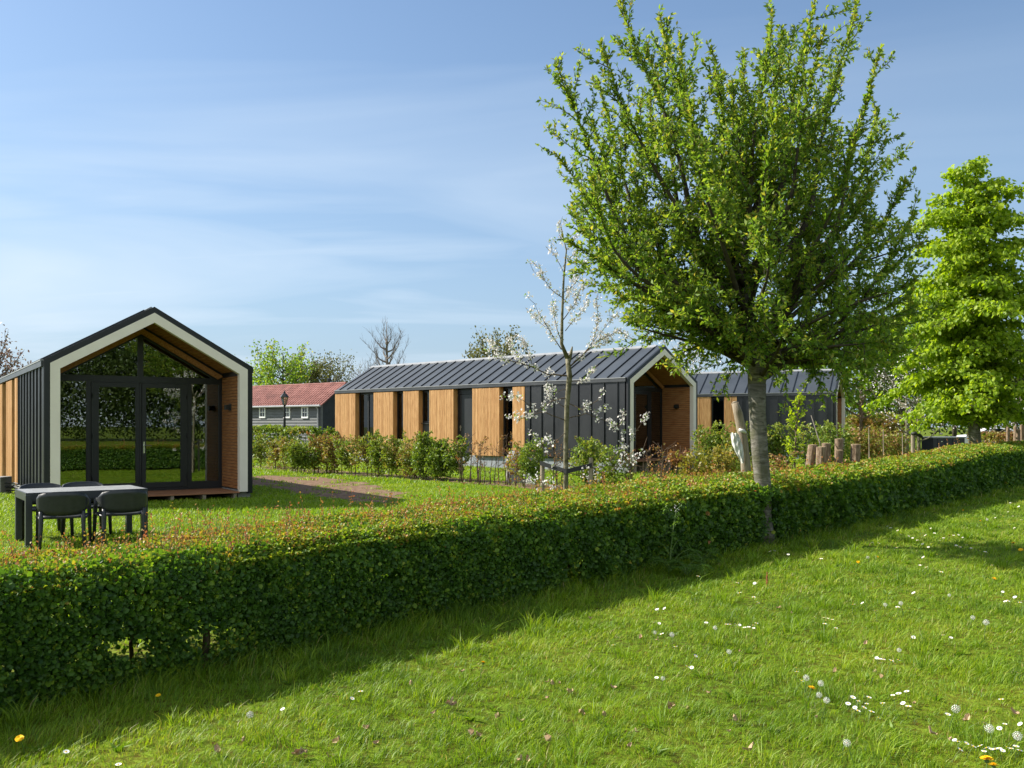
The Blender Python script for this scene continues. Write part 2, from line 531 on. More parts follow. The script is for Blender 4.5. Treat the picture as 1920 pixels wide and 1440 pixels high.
def wmath(op, a, b=None, clamp=False):
    n = nd(nt, 'ShaderNodeMath', operation=op)
    n.use_clamp = clamp
    for i, s in enumerate((a, b)):
        if s is None:
            continue
        if isinstance(s, (int, float)):
            n.inputs[i].default_value = s
        else:
            nt.links.new(s, n.inputs[i])
    return n.outputs[0]


zz = wmath('ADD', wmath('MAXIMUM', sp.outputs['Z'], 0.0), 0.12)
cx = wmath('DIVIDE', sp.outputs['X'], zz)
cy = wmath('DIVIDE', sp.outputs['Y'], zz)
cv = nt.nodes.new('ShaderNodeCombineXYZ')
nt.links.new(cx, cv.inputs[0])
nt.links.new(cy, cv.inputs[1])
mp = nt.nodes.new('ShaderNodeMapping')
mp.inputs['Rotation'].default_value = (0, 0, R(12))
mp.inputs['Scale'].default_value = (0.42, 0.75, 1)
mp.inputs['Location'].default_value = (3.1, 0.6, 0)
nt.links.new(cv.outputs[0], mp.inputs[0])
cn = noise(nt, mp.outputs[0], 1.0, 5.0, 0.5, 0.9)
cr = ramp(nt, [(0.44, (0, 0, 0)), (0.70, (1, 1, 1))])
nt.links.new(cn.outputs['Fac'], cr.inputs['Fac'])
# more veil on the sunward (west) side
side = wmath('MULTIPLY_ADD', sp.outputs['X'], -0.75)
nt.nodes[-1].inputs[2].default_value = 0.52
side = wmath('MINIMUM', wmath('MAXIMUM', side, 0.12), 0.95)
mp2 = nt.nodes.new('ShaderNodeMapping')
mp2.inputs['Rotation'].default_value = (0, 0, R(-24))
mp2.inputs['Scale'].default_value = (0.34, 0.95, 1)
mp2.inputs['Location'].default_value = (1.7, 2.35, 0)
nt.links.new(cv.outputs[0], mp2.inputs[0])
cn2 = noise(nt, mp2.outputs[0], 1.0, 5.0, 0.5, 1.1)
cr2 = ramp(nt, [(0.50, (0, 0, 0)), (0.68, (1, 1, 1))])
nt.links.new(cn2.outputs['Fac'], cr2.inputs['Fac'])
both = wmath('MAXIMUM', cr.outputs['Color'], cr2.outputs['Color'])
veil = wmath('ADD', wmath('MULTIPLY', both, side), wmath('MULTIPLY', side, 0.06), True)
veil = wmath('MULTIPLY', veil, 0.72)
low = wmath('POWER', wmath('SUBTRACT', 1.0, wmath('MAXIMUM', sp.outputs['Z'], 0.0)), 4.0)
low = wmath('MULTIPLY', low, 0.9)
cm = nt.nodes.new('ShaderNodeMix')
cm.data_type = 'RGBA'
hz = nt.nodes.new('ShaderNodeMix')
hz.data_type = 'RGBA'
nt.links.new(low, hz.inputs[0])
nt.links.new(sky.outputs['Color'], hz.inputs[6])
hz.inputs[7].default_value = (2.95, 3.5, 4.35, 1)
nt.links.new(veil, cm.inputs[0])
nt.links.new(hz.outputs[2], cm.inputs[6])
cm.inputs[7].default_value = (5.9, 6.1, 6.5, 1)
# unseen bright broken cloud behind the viewer, added to lift the shaded fronts
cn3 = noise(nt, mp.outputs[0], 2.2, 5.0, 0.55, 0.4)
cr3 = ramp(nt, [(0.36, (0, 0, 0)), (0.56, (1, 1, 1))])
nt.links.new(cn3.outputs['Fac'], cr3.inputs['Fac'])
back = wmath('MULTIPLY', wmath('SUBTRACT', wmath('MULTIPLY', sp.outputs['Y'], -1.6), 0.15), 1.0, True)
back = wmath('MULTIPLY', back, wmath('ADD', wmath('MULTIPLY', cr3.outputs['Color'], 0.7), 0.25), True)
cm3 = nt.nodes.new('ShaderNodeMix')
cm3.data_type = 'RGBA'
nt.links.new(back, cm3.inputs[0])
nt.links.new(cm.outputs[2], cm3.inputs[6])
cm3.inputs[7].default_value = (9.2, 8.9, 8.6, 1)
tint_ = nt.nodes.new('ShaderNodeMix')
tint_.data_type = 'RGBA'
tint_.blend_type = 'MULTIPLY'
tint_.inputs[0].default_value = 1.0
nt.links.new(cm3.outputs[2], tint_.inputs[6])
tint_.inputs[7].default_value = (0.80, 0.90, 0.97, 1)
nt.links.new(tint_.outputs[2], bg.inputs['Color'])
nt.links.new(bg.outputs[0], wo.inputs['Surface'])

vs = scene.view_settings
vs.view_transform = 'Standard'
vs.look = 'None'
vs.gamma = 1.0
vs.use_curve_mapping = False
vs.exposure = 0.96
cy_ = scene.cycles
cy_.max_bounces = 7
cy_.diffuse_bounces = 3
cy_.glossy_bounces = 3
cy_.transmission_bounces = 3
cy_.transparent_max_bounces = 8
cy_.caustics_reflective = False
cy_.caustics_refractive = False
cy_.sample_clamp_indirect = 6.0

# ---------------------------------------------------------------- ground
mb = MB()
S = 900
mb.add([(-S, -S, 0), (S, -S, 0), (S, S, 0), (-S, S, 0)], [(0, 1, 2, 3)])
props(mb.build('ground', ground_mat()), kind='structure')


def patch(name, pts, z, mat, rag=0.12, sub=8):
    """flat sheet with a ragged outline"""
    out = []
    k = len(pts)
    for i in range(k):
        a, b = Vector(pts[i]), Vector(pts[(i + 1) % k])
        for j in range(sub):
            p = a.lerp(b, j / sub)
            out.append((p.x + random.uniform(-rag, rag), p.y + random.uniform(-rag, rag) * 1.5, z))
    m = MB()
    m.add(out, [t if (Vector(out[t[1]]) - Vector(out[t[0]])).cross(Vector(out[t[2]]) - Vector(out[t[0]])).z > 0 else t[::-1] for t in tessellate_polygon([[Vector(p) for p in out]])])
    return props(m.build(name, mat), kind='structure')


DIRT = [gp(455, 894), gp(530, 891), gp(610, 896), gp(690, 906), gp(762, 927), gp(740, 944), gp(668, 943), gp(585, 930), gp(505, 914), gp(450, 907)]
patch('dirt_patch', [(p.x, p.y, 0) for p in DIRT], 0.004, M['soil'], 0.3)
ROW = [(-10.6, 36.6), (-5.3, 30.6), (-1.95, 27.4), (0.9, 24.2), (3.2, 20.8), (6.0, 19.4)]
mb = MB()
L_, R_ = [], []
for i in range(len(ROW) - 1):
    for j in range(8):
        t = j / 8
        x, y = ROW[i][0] * (1 - t) + ROW[i + 1][0] * t, ROW[i][1] * (1 - t) + ROW[i + 1][1] * t
        L_.append((x - 0.3 + random.uniform(-.15, .15), y - 0.3 + random.uniform(-.15, .15), 0.008))
        R_.append((x + 0.7 + random.uniform(-.15, .15), y + 0.75 + random.uniform(-.15, .15), 0.008))
k = len(L_)
mb.add(L_ + R_, [(i, i + 1, k + i + 1, k + i) for i in range(k - 1)])
props(mb.build('flower_bed', M['soil']), kind='structure')
patch('driveway', [(-30, 47, 0), (-5, 45.5, 0), (-3.5, 50, 0), (-5, 57, 0), (-32, 59, 0)], 0.004, M['paving'], 0.1, 3)


# ---------------------------------------------------------------- cabins
W_ = 4.3
T5 = 1.23 / 2.15
SEC = math.sqrt(1 + T5 * T5)
PANELS = [(4.79, 5.43), (6.13, 7.65), (8.75, 10.26), (10.94, 11.97), (12.66, 14.06), (15.41, 17.0)]
OPEN = [(5.43, 6.13, 'window'), (7.65, 8.75, 'door'), (10.26, 10.94, 'high'), (11.97, 12.66, 'window'), (14.06, 15.41, 'wide')]
LEN = 17.0


def cabin(label, loc, rz, zb, length=LEN):
    root = thing('cabin', label, 'cabin', loc, rz, 'black gabled cabins with larch panels')
    He, Hr = 3.0 + zb, 4.23 + zb

    def ring(d, zl):
        ze = He + d * T5 - d * SEC
        return [(d, zl), (d, ze), (W_ / 2, Hr - d * SEC), (W_ - d, ze), (W_ - d, zl)]

    def band(mb, d1, d2, y0, y1, zl, legs=True):
        a, b = ring(d1, zl), ring(d2, zl)
        for i in range(4):
            if not legs and i in (0, 3):
                continue
            mb.prism([a[i], a[i + 1], b[i + 1], b[i]], y0, y1)

    z0 = 0.20 + zb
    # plinth
    mb = MB()
    mb.box(0.10, W_ - 0.10, 1.42, length - 0.06, -0.05, z0 - 0.03)
    mb.box(0.02, 0.30, 0.10, 1.42, -0.05, z0 - 0.03)
    mb.box(W_ - 0.30, W_ - 0.02, 0.10, 1.42, -0.05, z0 - 0.03)
    mb.build('plinth', M['plinth_blue'] if zb > 0.1 else M['concrete'], root)
    # metal clad part of the long side, with standing seams
    mb = MB()
    mb.box(0.0, 0.09, 0.12, 4.79, z0, He - 0.14)
    n = 8
    for i in range(n):
        y = 0.42 + i * 0.585
        mb.box(-0.034, 0.0, y - 0.012, y + 0.012, z0, He - 0.145)
    mb.build('metal_cladding', M['side_metal'], root)
    mb = MB()
    mb.box(W_ - 0.09, W_, 0.12, length, z0, He - 0.14)
    for i in range(28):
        y = 0.42 + i * 0.585
        mb.box(W_, W_ + 0.034, y - 0.012, y + 0.012, z0, He - 0.145)
    mb.build('metal_cladding', M['side_metal'], root)
    # back gable
    mb = MB()
    r = ring(0.09, z0)
    mb.prism(r, length - 0.09, length - 0.01)
    mb.build('back_wall', M['black_metal'], root)
    # timber panels on the long side
    for a, b in PANELS:
        b = min(b, length)
        mb = MB()
        mb.box(0.0, 0.27, a, b, z0 - 0.02, He - 0.16)
        y = a + 0.004
        while y < b - 0.02:
            w = random.choice((0.045, 0.07, 0.07, 0.095))
            e = min(y + w, b - 0.004)
            mb.m = random.choice((0, 0, 0, 1, 2))
            mb.box(-0.018 - random.random() * 0.008, 0.0, y, e - 0.011, z0 - 0.02, He - 0.165)
            y = e
        mb.build('timber_panel', [M['larch'], M['larch_b'], M['larch_c']], root)
    mb = MB()
    for a, b in PANELS:
        mb.box(0.272, 0.34, a - 0.02, b + (0.02 if b < 16.9 else -0.12), z0, He - 0.16)
    mb.box(0.30, 0.34, 1.5, 4.77, z0, He - 0.16)
    mb.build('inner_wall', M['room'], root)
    # windows and doors between the panels
    for a, b, kind in OPEN:
        fr = MB()
        lo, hi = z0 + 0.02, He - 0.17
        if kind == 'door':
            fr.box(0.19, 0.27, a + 0.02, a + 0.09, lo, hi)
            fr.box(0.19, 0.27, b - 0.09, b - 0.02, lo, hi)
            fr.box(0.19, 0.27, a + 0.09, b - 0.09, hi - 0.20, hi)
            fr.box(0.18, 0.27, a + 0.09, b - 0.09, lo - 0.03, lo + 0.04)
            f = fr.build('door_frame', M['black_metal'], root)
            dm = MB()
            dm.box(0.215, 0.255, a + 0.10, b - 0.10, lo + 0.05, hi - 0.21)
            dm.box(0.205, 0.215, a + 0.20, b - 0.20, lo + 0.20, hi - 0.40)
            dr = dm.build('door', M['gutter'] if False else M['side_metal'], root)
            hm = MB()
            hm.box(0.197, 0.214, b - 0.20, b - 0.155, lo + 0.93, lo + 1.15)
            hm.tube([(0.2, b - 0.178, lo + 1.08), (0.15, b - 0.178, lo + 1.08), (0.145, b - 0.31, lo + 1.08)], 0.011, 6)
            hm.build('handle', M['steel'], dr)
            continue
        if kind == 'high':
            pm = MB()
            pm.box(0.205, 0.27, a + 0.01, b - 0.01, lo - 0.02, lo + 1.22)
            pm.box(0.12, 0.27, a + 0.005, b - 0.005, lo + 1.221, lo + 1.25)
            pm.build('lower_panel', M['gutter'], root)
            lo = lo + 1.26
        t = 0.065
        fr.box(0.20, 0.27, a + 0.01, a + 0.01 + t, lo, hi)
        fr.box(0.20, 0.27, b - 0.01 - t, b - 0.01, lo, hi)
        fr.box(0.20, 0.27, a + 0.01 + t, b - 0.01 - t, hi - t, hi)
        fr.box(0.20, 0.27, a + 0.01 + t, b - 0.01 - t, lo, lo + t)
        if kind == 'wide':
            fr.box(0.20, 0.27, a + 0.62, a + 0.72, lo + t, hi - t)
        if kind == 'high':
            fr.box(0.18, 0.20, a + 0.03, b - 0.03, lo + 0.02, lo + 0.06)
        w = fr.build('window', M['black_metal'], root)
        pm = MB()
        pm.box(0.232, 0.238, a + 0.01 + t, b - 0.01 - t, lo + t, hi - t)
        pm.build('pane', M['glass_dark'], w)
        if kind == 'wide':
            cm_ = MB()
            for i in range(9):
                y = a + 0.10 + i * 0.045
                cm_.tube([(0.40 + 0.02 * (i % 2), y, lo + 0.05), (0.40 + 0.02 * (i % 2), y, hi - 0.1)], 0.03, 6)
            cm_.build('curtain', M['curtain'], root)
    # roof with standing seams
    mb = MB()
    mb.m = 0
    band(mb, 0.0, 0.10, 0.06, length, 0, legs=False)
    mb.m = 1
    nx, nz = T5 / SEC, 1 / SEC
    k = int(length / 0.585)
    for i in range(k + 1):
        y = 0.30 + i * 0.585
        if y > length - 0.05:
            break
        for sgn in (0, 1):
            def P(u, h, yy):
                x = u * W_ / 2
                z = He + u * W_ / 2 * T5
                x2, z2 = x - nx * h, z + nz * h
                return ((W_ - x2) if sgn else x2, yy, z2)
            a = [P(0.01, 0.0, y - 0.013), P(0.01, 0.0, y + 0.013), P(0.94, 0.0, y + 0.013), P(0.94, 0.0, y - 0.013)]
            b = [P(0.01, 0.04, y - 0.013), P(0.01, 0.04, y + 0.013), P(0.94, 0.04, y + 0.013), P(0.94, 0.04, y - 0.013)]
            mb.hexa(a, b)
    rf = mb.build('roof', [M['roof_metal'], M['roof_seam']], root)
    mb = MB()
    c0 = W_ / 2
    mb.prism([(c0 - 0.14, Hr - 0.14 * T5 + 0.006), (c0, Hr + 0.006), (c0 + 0.14, Hr - 0.14 * T5 + 0.006), (c0 + 0.14, Hr - 0.14 * T5 + 0.030), (c0, Hr + 0.036), (c0 - 0.14, Hr - 0.14 * T5 + 0.030)], 0.30, length + 0.01)
    mb.build('ridge_cap', M['trim_grey'], rf)
    # gutters
    for x0, x1 in ((-0.045, 0.085), (W_ - 0.085, W_ + 0.045)):
        mb = MB()
        mb.box(x0, x1, 0.065, length, He - 0.138, He - 0.022)
        mb.m = 1
        mb.box(x0 - 0.012, x1 + 0.012, 0.066, length + 0.004, He - 0.020, He + 0.006)
        mb.build('gutter', [M['gutter'], M['trim_grey']], root)
    # front: black edge, cream gable frame
    mb = MB()
    band(mb, 0.0, 0.115, -0.02, 0.058, 0.10 + zb)
    mb.build('edge_trim', M['black_metal'], root)
    mb = MB()
    band(mb, 0.115, 0.30, -0.035, 0.12, 0.14 + zb)
    mb.build('gable_frame', M['cream'], root)
    # porch lining
    for side in (0, 1):
        mb = MB()
        z = z0
        top = He - 0.2
        while z < top:
            e = min(z + 0.071, top)
            x0, x1 = (0.27, 0.296) if side == 0 else (W_ - 0.296, W_ - 0.27)
            mb.box(x0, x1, 0.122, 1.42, z, e - 0.010)
            z += 0.071
        mb.m = 1
        if side == 0:
            mb.box(0.10, 0.269, 0.06, 1.42, z0, He - 0.1)
        else:
            mb.box(W_ - 0.269, W_ - 0.10, 0.06, 1.42, z0, He - 0.1)
        mb.build('porch_wall', [M['larch_dark'], M['black_metal']], root)
    mb = MB()
    for side in (0, 1):
        nb = 26
        for i in range(nb):
            u0, u1 = 0.14 + 0.86 * i / nb, 0.14 + 0.86 * (i + 1) / nb - 0.006
            q = []
            for u, dd in ((u0, 0.20), (u1, 0.20), (u1, 0.235), (u0, 0.235)):
                x = u * W_ / 2
                z = He + x * T5 - dd * SEC
                q.append(((W_ - x) if side else x, z))
            mb.prism(q, 0.122, 1.42)
    mb.build('porch_ceiling', M['larch_dark'], root)
    mb = MB()
    band(mb, 0.30, 0.42, 1.24, 1.30, 0, legs=False)
    mb.build('ceiling_beam', M['larch_dark'], root)
    # deck
    mb = MB()
    for i in range(10):
        y = -0.05 + i * 0.142
        mb.box(0.305, W_ - 0.305, y, y + 0.134, 0.115 + zb, 0.145 + zb)
    mb.m = 1
    for i in range(6):
        x = 0.42 + i * 0.69
        mb.box(x, x + 0.07, -0.02, 1.3, 0.0, 0.112 + zb)
    mb.build('deck', [M['deck'], M['stake']], root)
    # glazed front
    Y0, Y1 = 1.35, 1.41
    zs, zb0, zb1 = 0.16 + zb, 2.655 + zb, 2.78 + zb
    gl = MB()
    cols = [(0.30, 0.37), (1.005, 1.10), (2.13, 2.17), (3.20, 3.295), (3.93, 4.0)]
    for a, b in cols:
        gl.box(a, b, Y0, Y1, zs, zb0)
    gl.box(0.30, 4.0, Y0 - 0.005, Y1, zb0, zb1)
    gl.box(0.37, 1.005, Y0, Y1, zs, zs + 0.17)
    gl.box(3.295, 3.93, Y0, Y1, zs, zs + 0.17)
    gl.box(1.10, 3.20, Y0, Y1, zs, zs + 0.05)
    gl.box(1.10, 3.20, Y0, Y1, zb0 - 0.03, zb0)
    gl.box(0.37, 1.005, Y0, Y1, zb0 - 0.02, zb0)
    gl.box(3.295, 3.93, Y0, Y1, zb0 - 0.02, zb0)
    gl.box(2.09, 2.21, Y0, Y1, zb1, Hr - 0.40 * SEC)
    za = He + 0.30 * T5 - 0.30 * SEC
    # sloping bars under the ceiling
    for side in (0, 1):
        q = []
        for x, dd in ((0.30, 0.24), (W_ / 2, 0.24), (W_ / 2, 0.46), (0.30, 0.46)):
            q.append(((W_ - x) if side else x, He + x * T5 - dd * SEC + (0.02 if dd < 0.3 else 0)))
        gl.prism(q, Y0, Y1)
    front = gl.build('glazed_front', M['black_metal'], root)
    for a, b in ((0.37, 1.005), (3.295, 3.93)):
        p = MB()
        p.box(a, b, Y0 + 0.028, Y0 + 0.034, zs + 0.17, zb0 - 0.02)
        p.build('pane', M['glass'], front)
    for side in (0, 1):
        p = MB()
        x1 = (zb1 + 0.46 * SEC - He) / T5
        q = [(x1, zb1), (2.09, zb1), (2.09, He + 2.09 * T5 - 0.46 * SEC)]
        if side:
            q = [(W_ - x, z) for x, z in q][::-1]
        p.prism(q, Y0 + 0.028, Y0 + 0.034)
        p.build('pane', M['glass'], front)
    for a, b, hs in ((1.10, 2.13, 0), (2.17, 3.20, 1)):
        d = MB()
        s = 0.115
        lo, hi = zs + 0.055, zb0 - 0.035
        a2, b2 = a + 0.008, b - 0.008
        sl_, sr_ = (0.155, 0.085) if hs == 0 else (0.085, 0.155)
        d.box(a2, a2 + sl_, Y0 - 0.02, Y0 + 0.035, lo, hi)
        d.box(b2 - sr_, b2, Y0 - 0.02, Y0 + 0.035, lo, hi)
        d.box(a2 + sl_, b2 - sr_, Y0 - 0.02, Y0 + 0.035, hi - 0.10, hi)
        d.box(a2 + sl_, b2 - sr_, Y0 - 0.02, Y0 + 0.035, lo, lo + 0.125)
        dr = d.build('glass_door', M['black_metal'], root)
        p = MB()
        p.box(a2 + sl_, b2 - sr_, Y0 + 0.005, Y0 + 0.011, lo + 0.125, hi - 0.10)
        p.build('pane', M['glass'], dr)
        if hs:
            h = MB()
            h.box(a + 0.030, a + 0.066, Y0 - 0.034, Y0 - 0.021, zs + 0.86, zs + 1.12)
            h.tube([(a + 0.048, Y0 - 0.03, zs + 1.03), (a + 0.048, Y0 - 0.075, zs + 1.03), (a + 0.20, Y0 - 0.08, zs + 1.03)], 0.012, 6)
            h.build('handle', M['steel'], dr)
        xh = a2 + 0.02 if hs == 0 else b2 - 0.02
        for zz_ in (lo + 0.25, (lo + hi) / 2, hi - 0.3):
            hg = MB()
            hg.tube([(xh, Y0 - 0.035, zz_ - 0.05), (xh, Y0 - 0.035, zz_ + 0.05)], 0.014, 6)
            hg.build('hinge', M['black_metal'], dr)
    # porch lamp on the right-hand wall
    lm = MB()
    lm.box(W_ - 0.42, W_ - 0.298, 0.62, 0.76, 2.02 + zb, 2.14 + zb)
    lm.box(W_ - 0.31, W_ - 0.297, 0.60, 0.78, 2.00 + zb, 2.16 + zb)
    lm.build('wall_lamp', M['lamp_black'], root)
    # what the glass lets one see of the room
    rm = MB()
    rm.m = 1
    rm.box(0.36, W_ - 0.12, 1.45, 8.0, 0.10 + zb, 0.17 + zb)
    rm.m = 0
    rm.box(0.36, W_ - 0.12, 8.0, 8.1, 0.1 + zb, He)
    rm.box(W_ - 0.20, W_ - 0.12, 1.45, 8.0, 0.171 + zb, He - 0.2)
    rm.build('room', [M['room'], M['room_floor']], root)
    bl = MB()
    for i in range(34):
        z = 0.35 + zb + i * 0.068
        bl.box(W_ - 0.27, W_ - 0.225, 1.55, 3.1, z, z + 0.058)
    bl.build('slatted_blind', M['blind'], root)
    kt = MB()
    kt.box(1.0, 3.3, 7.3, 7.95, 0.17 + zb, 1.05 + zb)
    kt.m = 1
    kt.box(0.95, 3.35, 7.25, 7.96, 1.051 + zb, 1.09 + zb)
    kt.box(1.2, 1.9, 7.93, 7.985, 1.35 + zb, 2.1 + zb)
    kt.build('kitchen_counter', [M['room_floor'], M['barn_black']], root)
    return root


cabin('black gabled cabin whose glazed front faces the table and four chairs', (-9.55, 18.6, 0), R(33.9), 0.0)
cabin('long black cabin with six golden timber panels behind the blossoming tree', (3.93, 31.0, 0), R(46.0), 0.29)
cabin('black cabin mostly hidden behind the big tree trunk and the sawn logs', (15.8, 44.5, 0), R(64.6), 0.29)

# ---------------------------------------------------------------- barn with the red roof
bn = thing('barn', 'low dark weatherboard barn with red tiled roof and small white windows', 'barn', (-12.6, 60.0, 0), R(52.3))
# local x: along the gable (away), local y: along the long front (to the left)
BW, BL, BE, BR = 3.9, 20.0, 3.05, 4.45
mb = MB()
mb.box(0.06, 0.2, 0, BL, 0, BE)
z = 0.25
while z < BE - 0.05:
    mb.hexa([(0.0, 0.0, z), (0.06, 0.0, z), (0.06, BL, z), (0.0, BL, z)], [(0.045, 0.0, z + 0.19), (0.06, 0.0, z + 0.19), (0.06, BL, z + 0.19), (0.045, BL, z + 0.19)])
    z += 0.2
mb.build('front_wall', M['barn_board'], bn)
mb = MB()
mb.prism([(0.2, 0.0), (0.2, BE), (BW / 2, BR - 0.08), (BW - 0.1, BE), (BW - 0.1, 0)], 0.02, 0.16)
mb.prism([(0.2, 0.0), (0.2, BE), (BW / 2, BR - 0.08), (BW - 0.1, BE), (BW - 0.1, 0)], BL - 0.16, BL - 0.02)
mb.box(BW - 0.1, BW, 0, BL, 0, BE)
mb.build('gable_wall', M['barn_black'], bn)
tb = (BR - BE) / (BW / 2)
mb = MB()
for side in (0, 1):
    rows = 12
    for i in range(rows):
        u0, u1 = i / rows, (i + 1) / rows
        q = []
        for u, h in ((u0, 0.0), (u1, 0.0), (u1, 0.035), (u0, 0.075)):
            x = -0.25 + u * (BW / 2 + 0.25)
            q.append(((BW - x) if side else x, BE - 0.25 * tb + u * (BW / 2 + 0.25) * tb + h + 0.02))
        mb.prism(q, -0.3, BL + 0.3)
y = -0.3
while y < BL + 0.2:
    q = [(-0.245, BE - 0.25 * tb + 0.10), (BW / 2, BR + 0.075), (BW / 2, BR + 0.095), (-0.245, BE - 0.25 * tb + 0.125)]
    mb.prism(q, y, y + 0.07)
    y += 0.27
rf = mb.build('roof', M['red_roof'], bn)
mb = MB()
mb.tube([(BW / 2, -0.32, BR + 0.06), (BW / 2, BL + 0.3, BR + 0.06)], 0.09, 8)
mb.build('ridge_tiles', M['red_roof'], rf)
mb = MB()
mb.tube([(BW * 0.68, 2.2, BR - 0.7), (BW * 0.68, 2.2, BR + 0.2)], 0.11, 10)
mb.lathe([(0.16, BR + 0.25), (0.16, BR + 0.45), (0.05, BR + 0.52)], 10, (BW * 0.68, 2.2))
mb.build('chimney', M['lamp_black'], rf)
mb = MB()
mb.tube([(-0.30, -0.3, BE - 0.10), (-0.30, BL + 0.3, BE - 0.10)], 0.075, 8)
mb.tube([(-0.28, 0.15, BE - 0.12), (-0.10, 0.15, BE - 0.3), (-0.10, 0.15, 0.05)], 0.05, 8)
mb.build('gutter', M['trim_grey'], bn)
mb = MB()
mb.box(-0.04, 0.0, -0.04, 0.14, 0, BE - 0.05)
mb.build('corner_board', M['gutter'], bn)


def barn_t(px):
    k = (px - 960) / FPX
    return (-12.6 - k * 60.0) / (0.791 + 0.6115 * k)


for px in (572, 538.5, 492.5):
    t = barn_t(px)
    w = MB()
    zc = EYE + (HOR - 773) / FPX * (60 + 0.61 * t)
    hh, ww = 0.40, 0.33
    w.box(-0.05, 0.06, t - ww, t - ww + 0.1, zc - hh, zc + hh)
    w.box(-0.05, 0.06, t + ww - 0.1, t + ww, zc - hh, zc + hh)
    w.box(-0.05, 0.06, t - ww + 0.1, t + ww - 0.1, zc - hh, zc - hh + 0.1)
    w.box(-0.05, 0.06, t - ww + 0.1, t + ww - 0.1, zc + hh - 0.1, zc + hh)
    w.box(-0.03, 0.03, t - 0.02, t + 0.02, zc - hh + 0.1, zc + hh - 0.1)
    w.box(-0.029, 0.03, t - ww + 0.1, t - 0.02, zc - 0.02, zc + 0.02)
    w.box(-0.029, 0.03, t + 0.02, t + ww - 0.1, zc - 0.02, zc + 0.02)
    wo_ = w.build('window', M['white'], bn)
    p = MB()
    p.box(-0.01, -0.004, t - ww + 0.1, t + ww - 0.1, zc - hh + 0.1, zc + hh - 0.1)
    p.m = 0
    p.build('pane', M['glass_dark'], wo_)

# ---------------------------------------------------------------- street lamp
d = 46.0
b = at(533.5, 798, d)
lp = thing('street_lamp', 'black old-style lantern post standing in front of the barn', 'street lamp', (b.x, b.y, 0))
mb = MB()
mb.lathe([(0.20, 0), (0.20, 0.12), (0.15, 0.2), (0.15, 0.9), (0.17, 0.93), (0.12, 1.05), (0.09, 1.15)], 12)
mb.build('base', M['lamp_black'], lp)
mb = MB()
mb.lathe([(0.075, 1.15), (0.06, 2.0), (0.075, 2.02), (0.055, 2.06), (0.045, 2.62), (0.08, 2.66), (0.05, 2.7)], 10)
mb.tube([(-0.2, 0, 2.5), (0.2, 0, 2.5)], 0.015, 6)
mb.build('pole', M['lamp_black'], lp)
mb = MB()
for i in range(6):
    a = i * math.pi / 3
    mb.tube([(0.10 * math.cos(a), 0.10 * math.sin(a), 2.70), (0.185 * math.cos(a), 0.185 * math.sin(a), 3.10)], 0.013, 4)
mb.lathe([(0.10, 2.69), (0.10, 2.72)], 6)
mb.lathe([(0.23, 3.09), (0.21, 3.13), (0.10, 3.26), (0.05, 3.29), (0.05, 3.33), (0.015, 3.42)], 6)
ln = mb.build('lantern', M['lamp_black'], lp)
mb = MB()
mb.lathe([(0.085, 2.725), (0.165, 3.085)], 6)
mb.build('lantern_pane', M['lantern_glass'], ln)

# ---------------------------------------------------------------- garden table and chairs
TROT = R(36)
tl = thing('garden_table', 'grey slatted garden table with dark legs on the lawn', 'table', (-6.2, 13.14, 0), TROT)
tl.scale = (0.96, 1.1, 1.0)
mb = MB()
for i in range(20):
    x = -0.80 + i * 0.08
    mb.box(x + 0.002, x + 0.0765, -0.43, 0.43, 0.715, 0.74)
mb.build('table_top', M['table_top'], tl)
mb = MB()
mb.box(-0.80, 0.80, -0.45, -0.431, 0.63, 0.741)
mb.box(-0.80, 0.80, 0.431, 0.45, 0.63, 0.741)
mb.box(-0.82, -0.801, -0.45, 0.45, 0.63, 0.741)
mb.box(0.801, 0.82, -0.45, 0.45, 0.63, 0.741)
mb.build('apron', M['alu_dark'], tl, bevel=0.004)
for sx in (-1, 1):
    for sy in (-1, 1):
        mb = MB()
        mb.box(min(sx * 0.735, sx * 0.822), max(sx * 0.735, sx * 0.822), min(sy * 0.365, sy * 0.452), max(sy * 0.365, sy * 0.452), 0, 0.712)
        mb.build('leg', M['alu_dark'], tl, bevel=0.005)


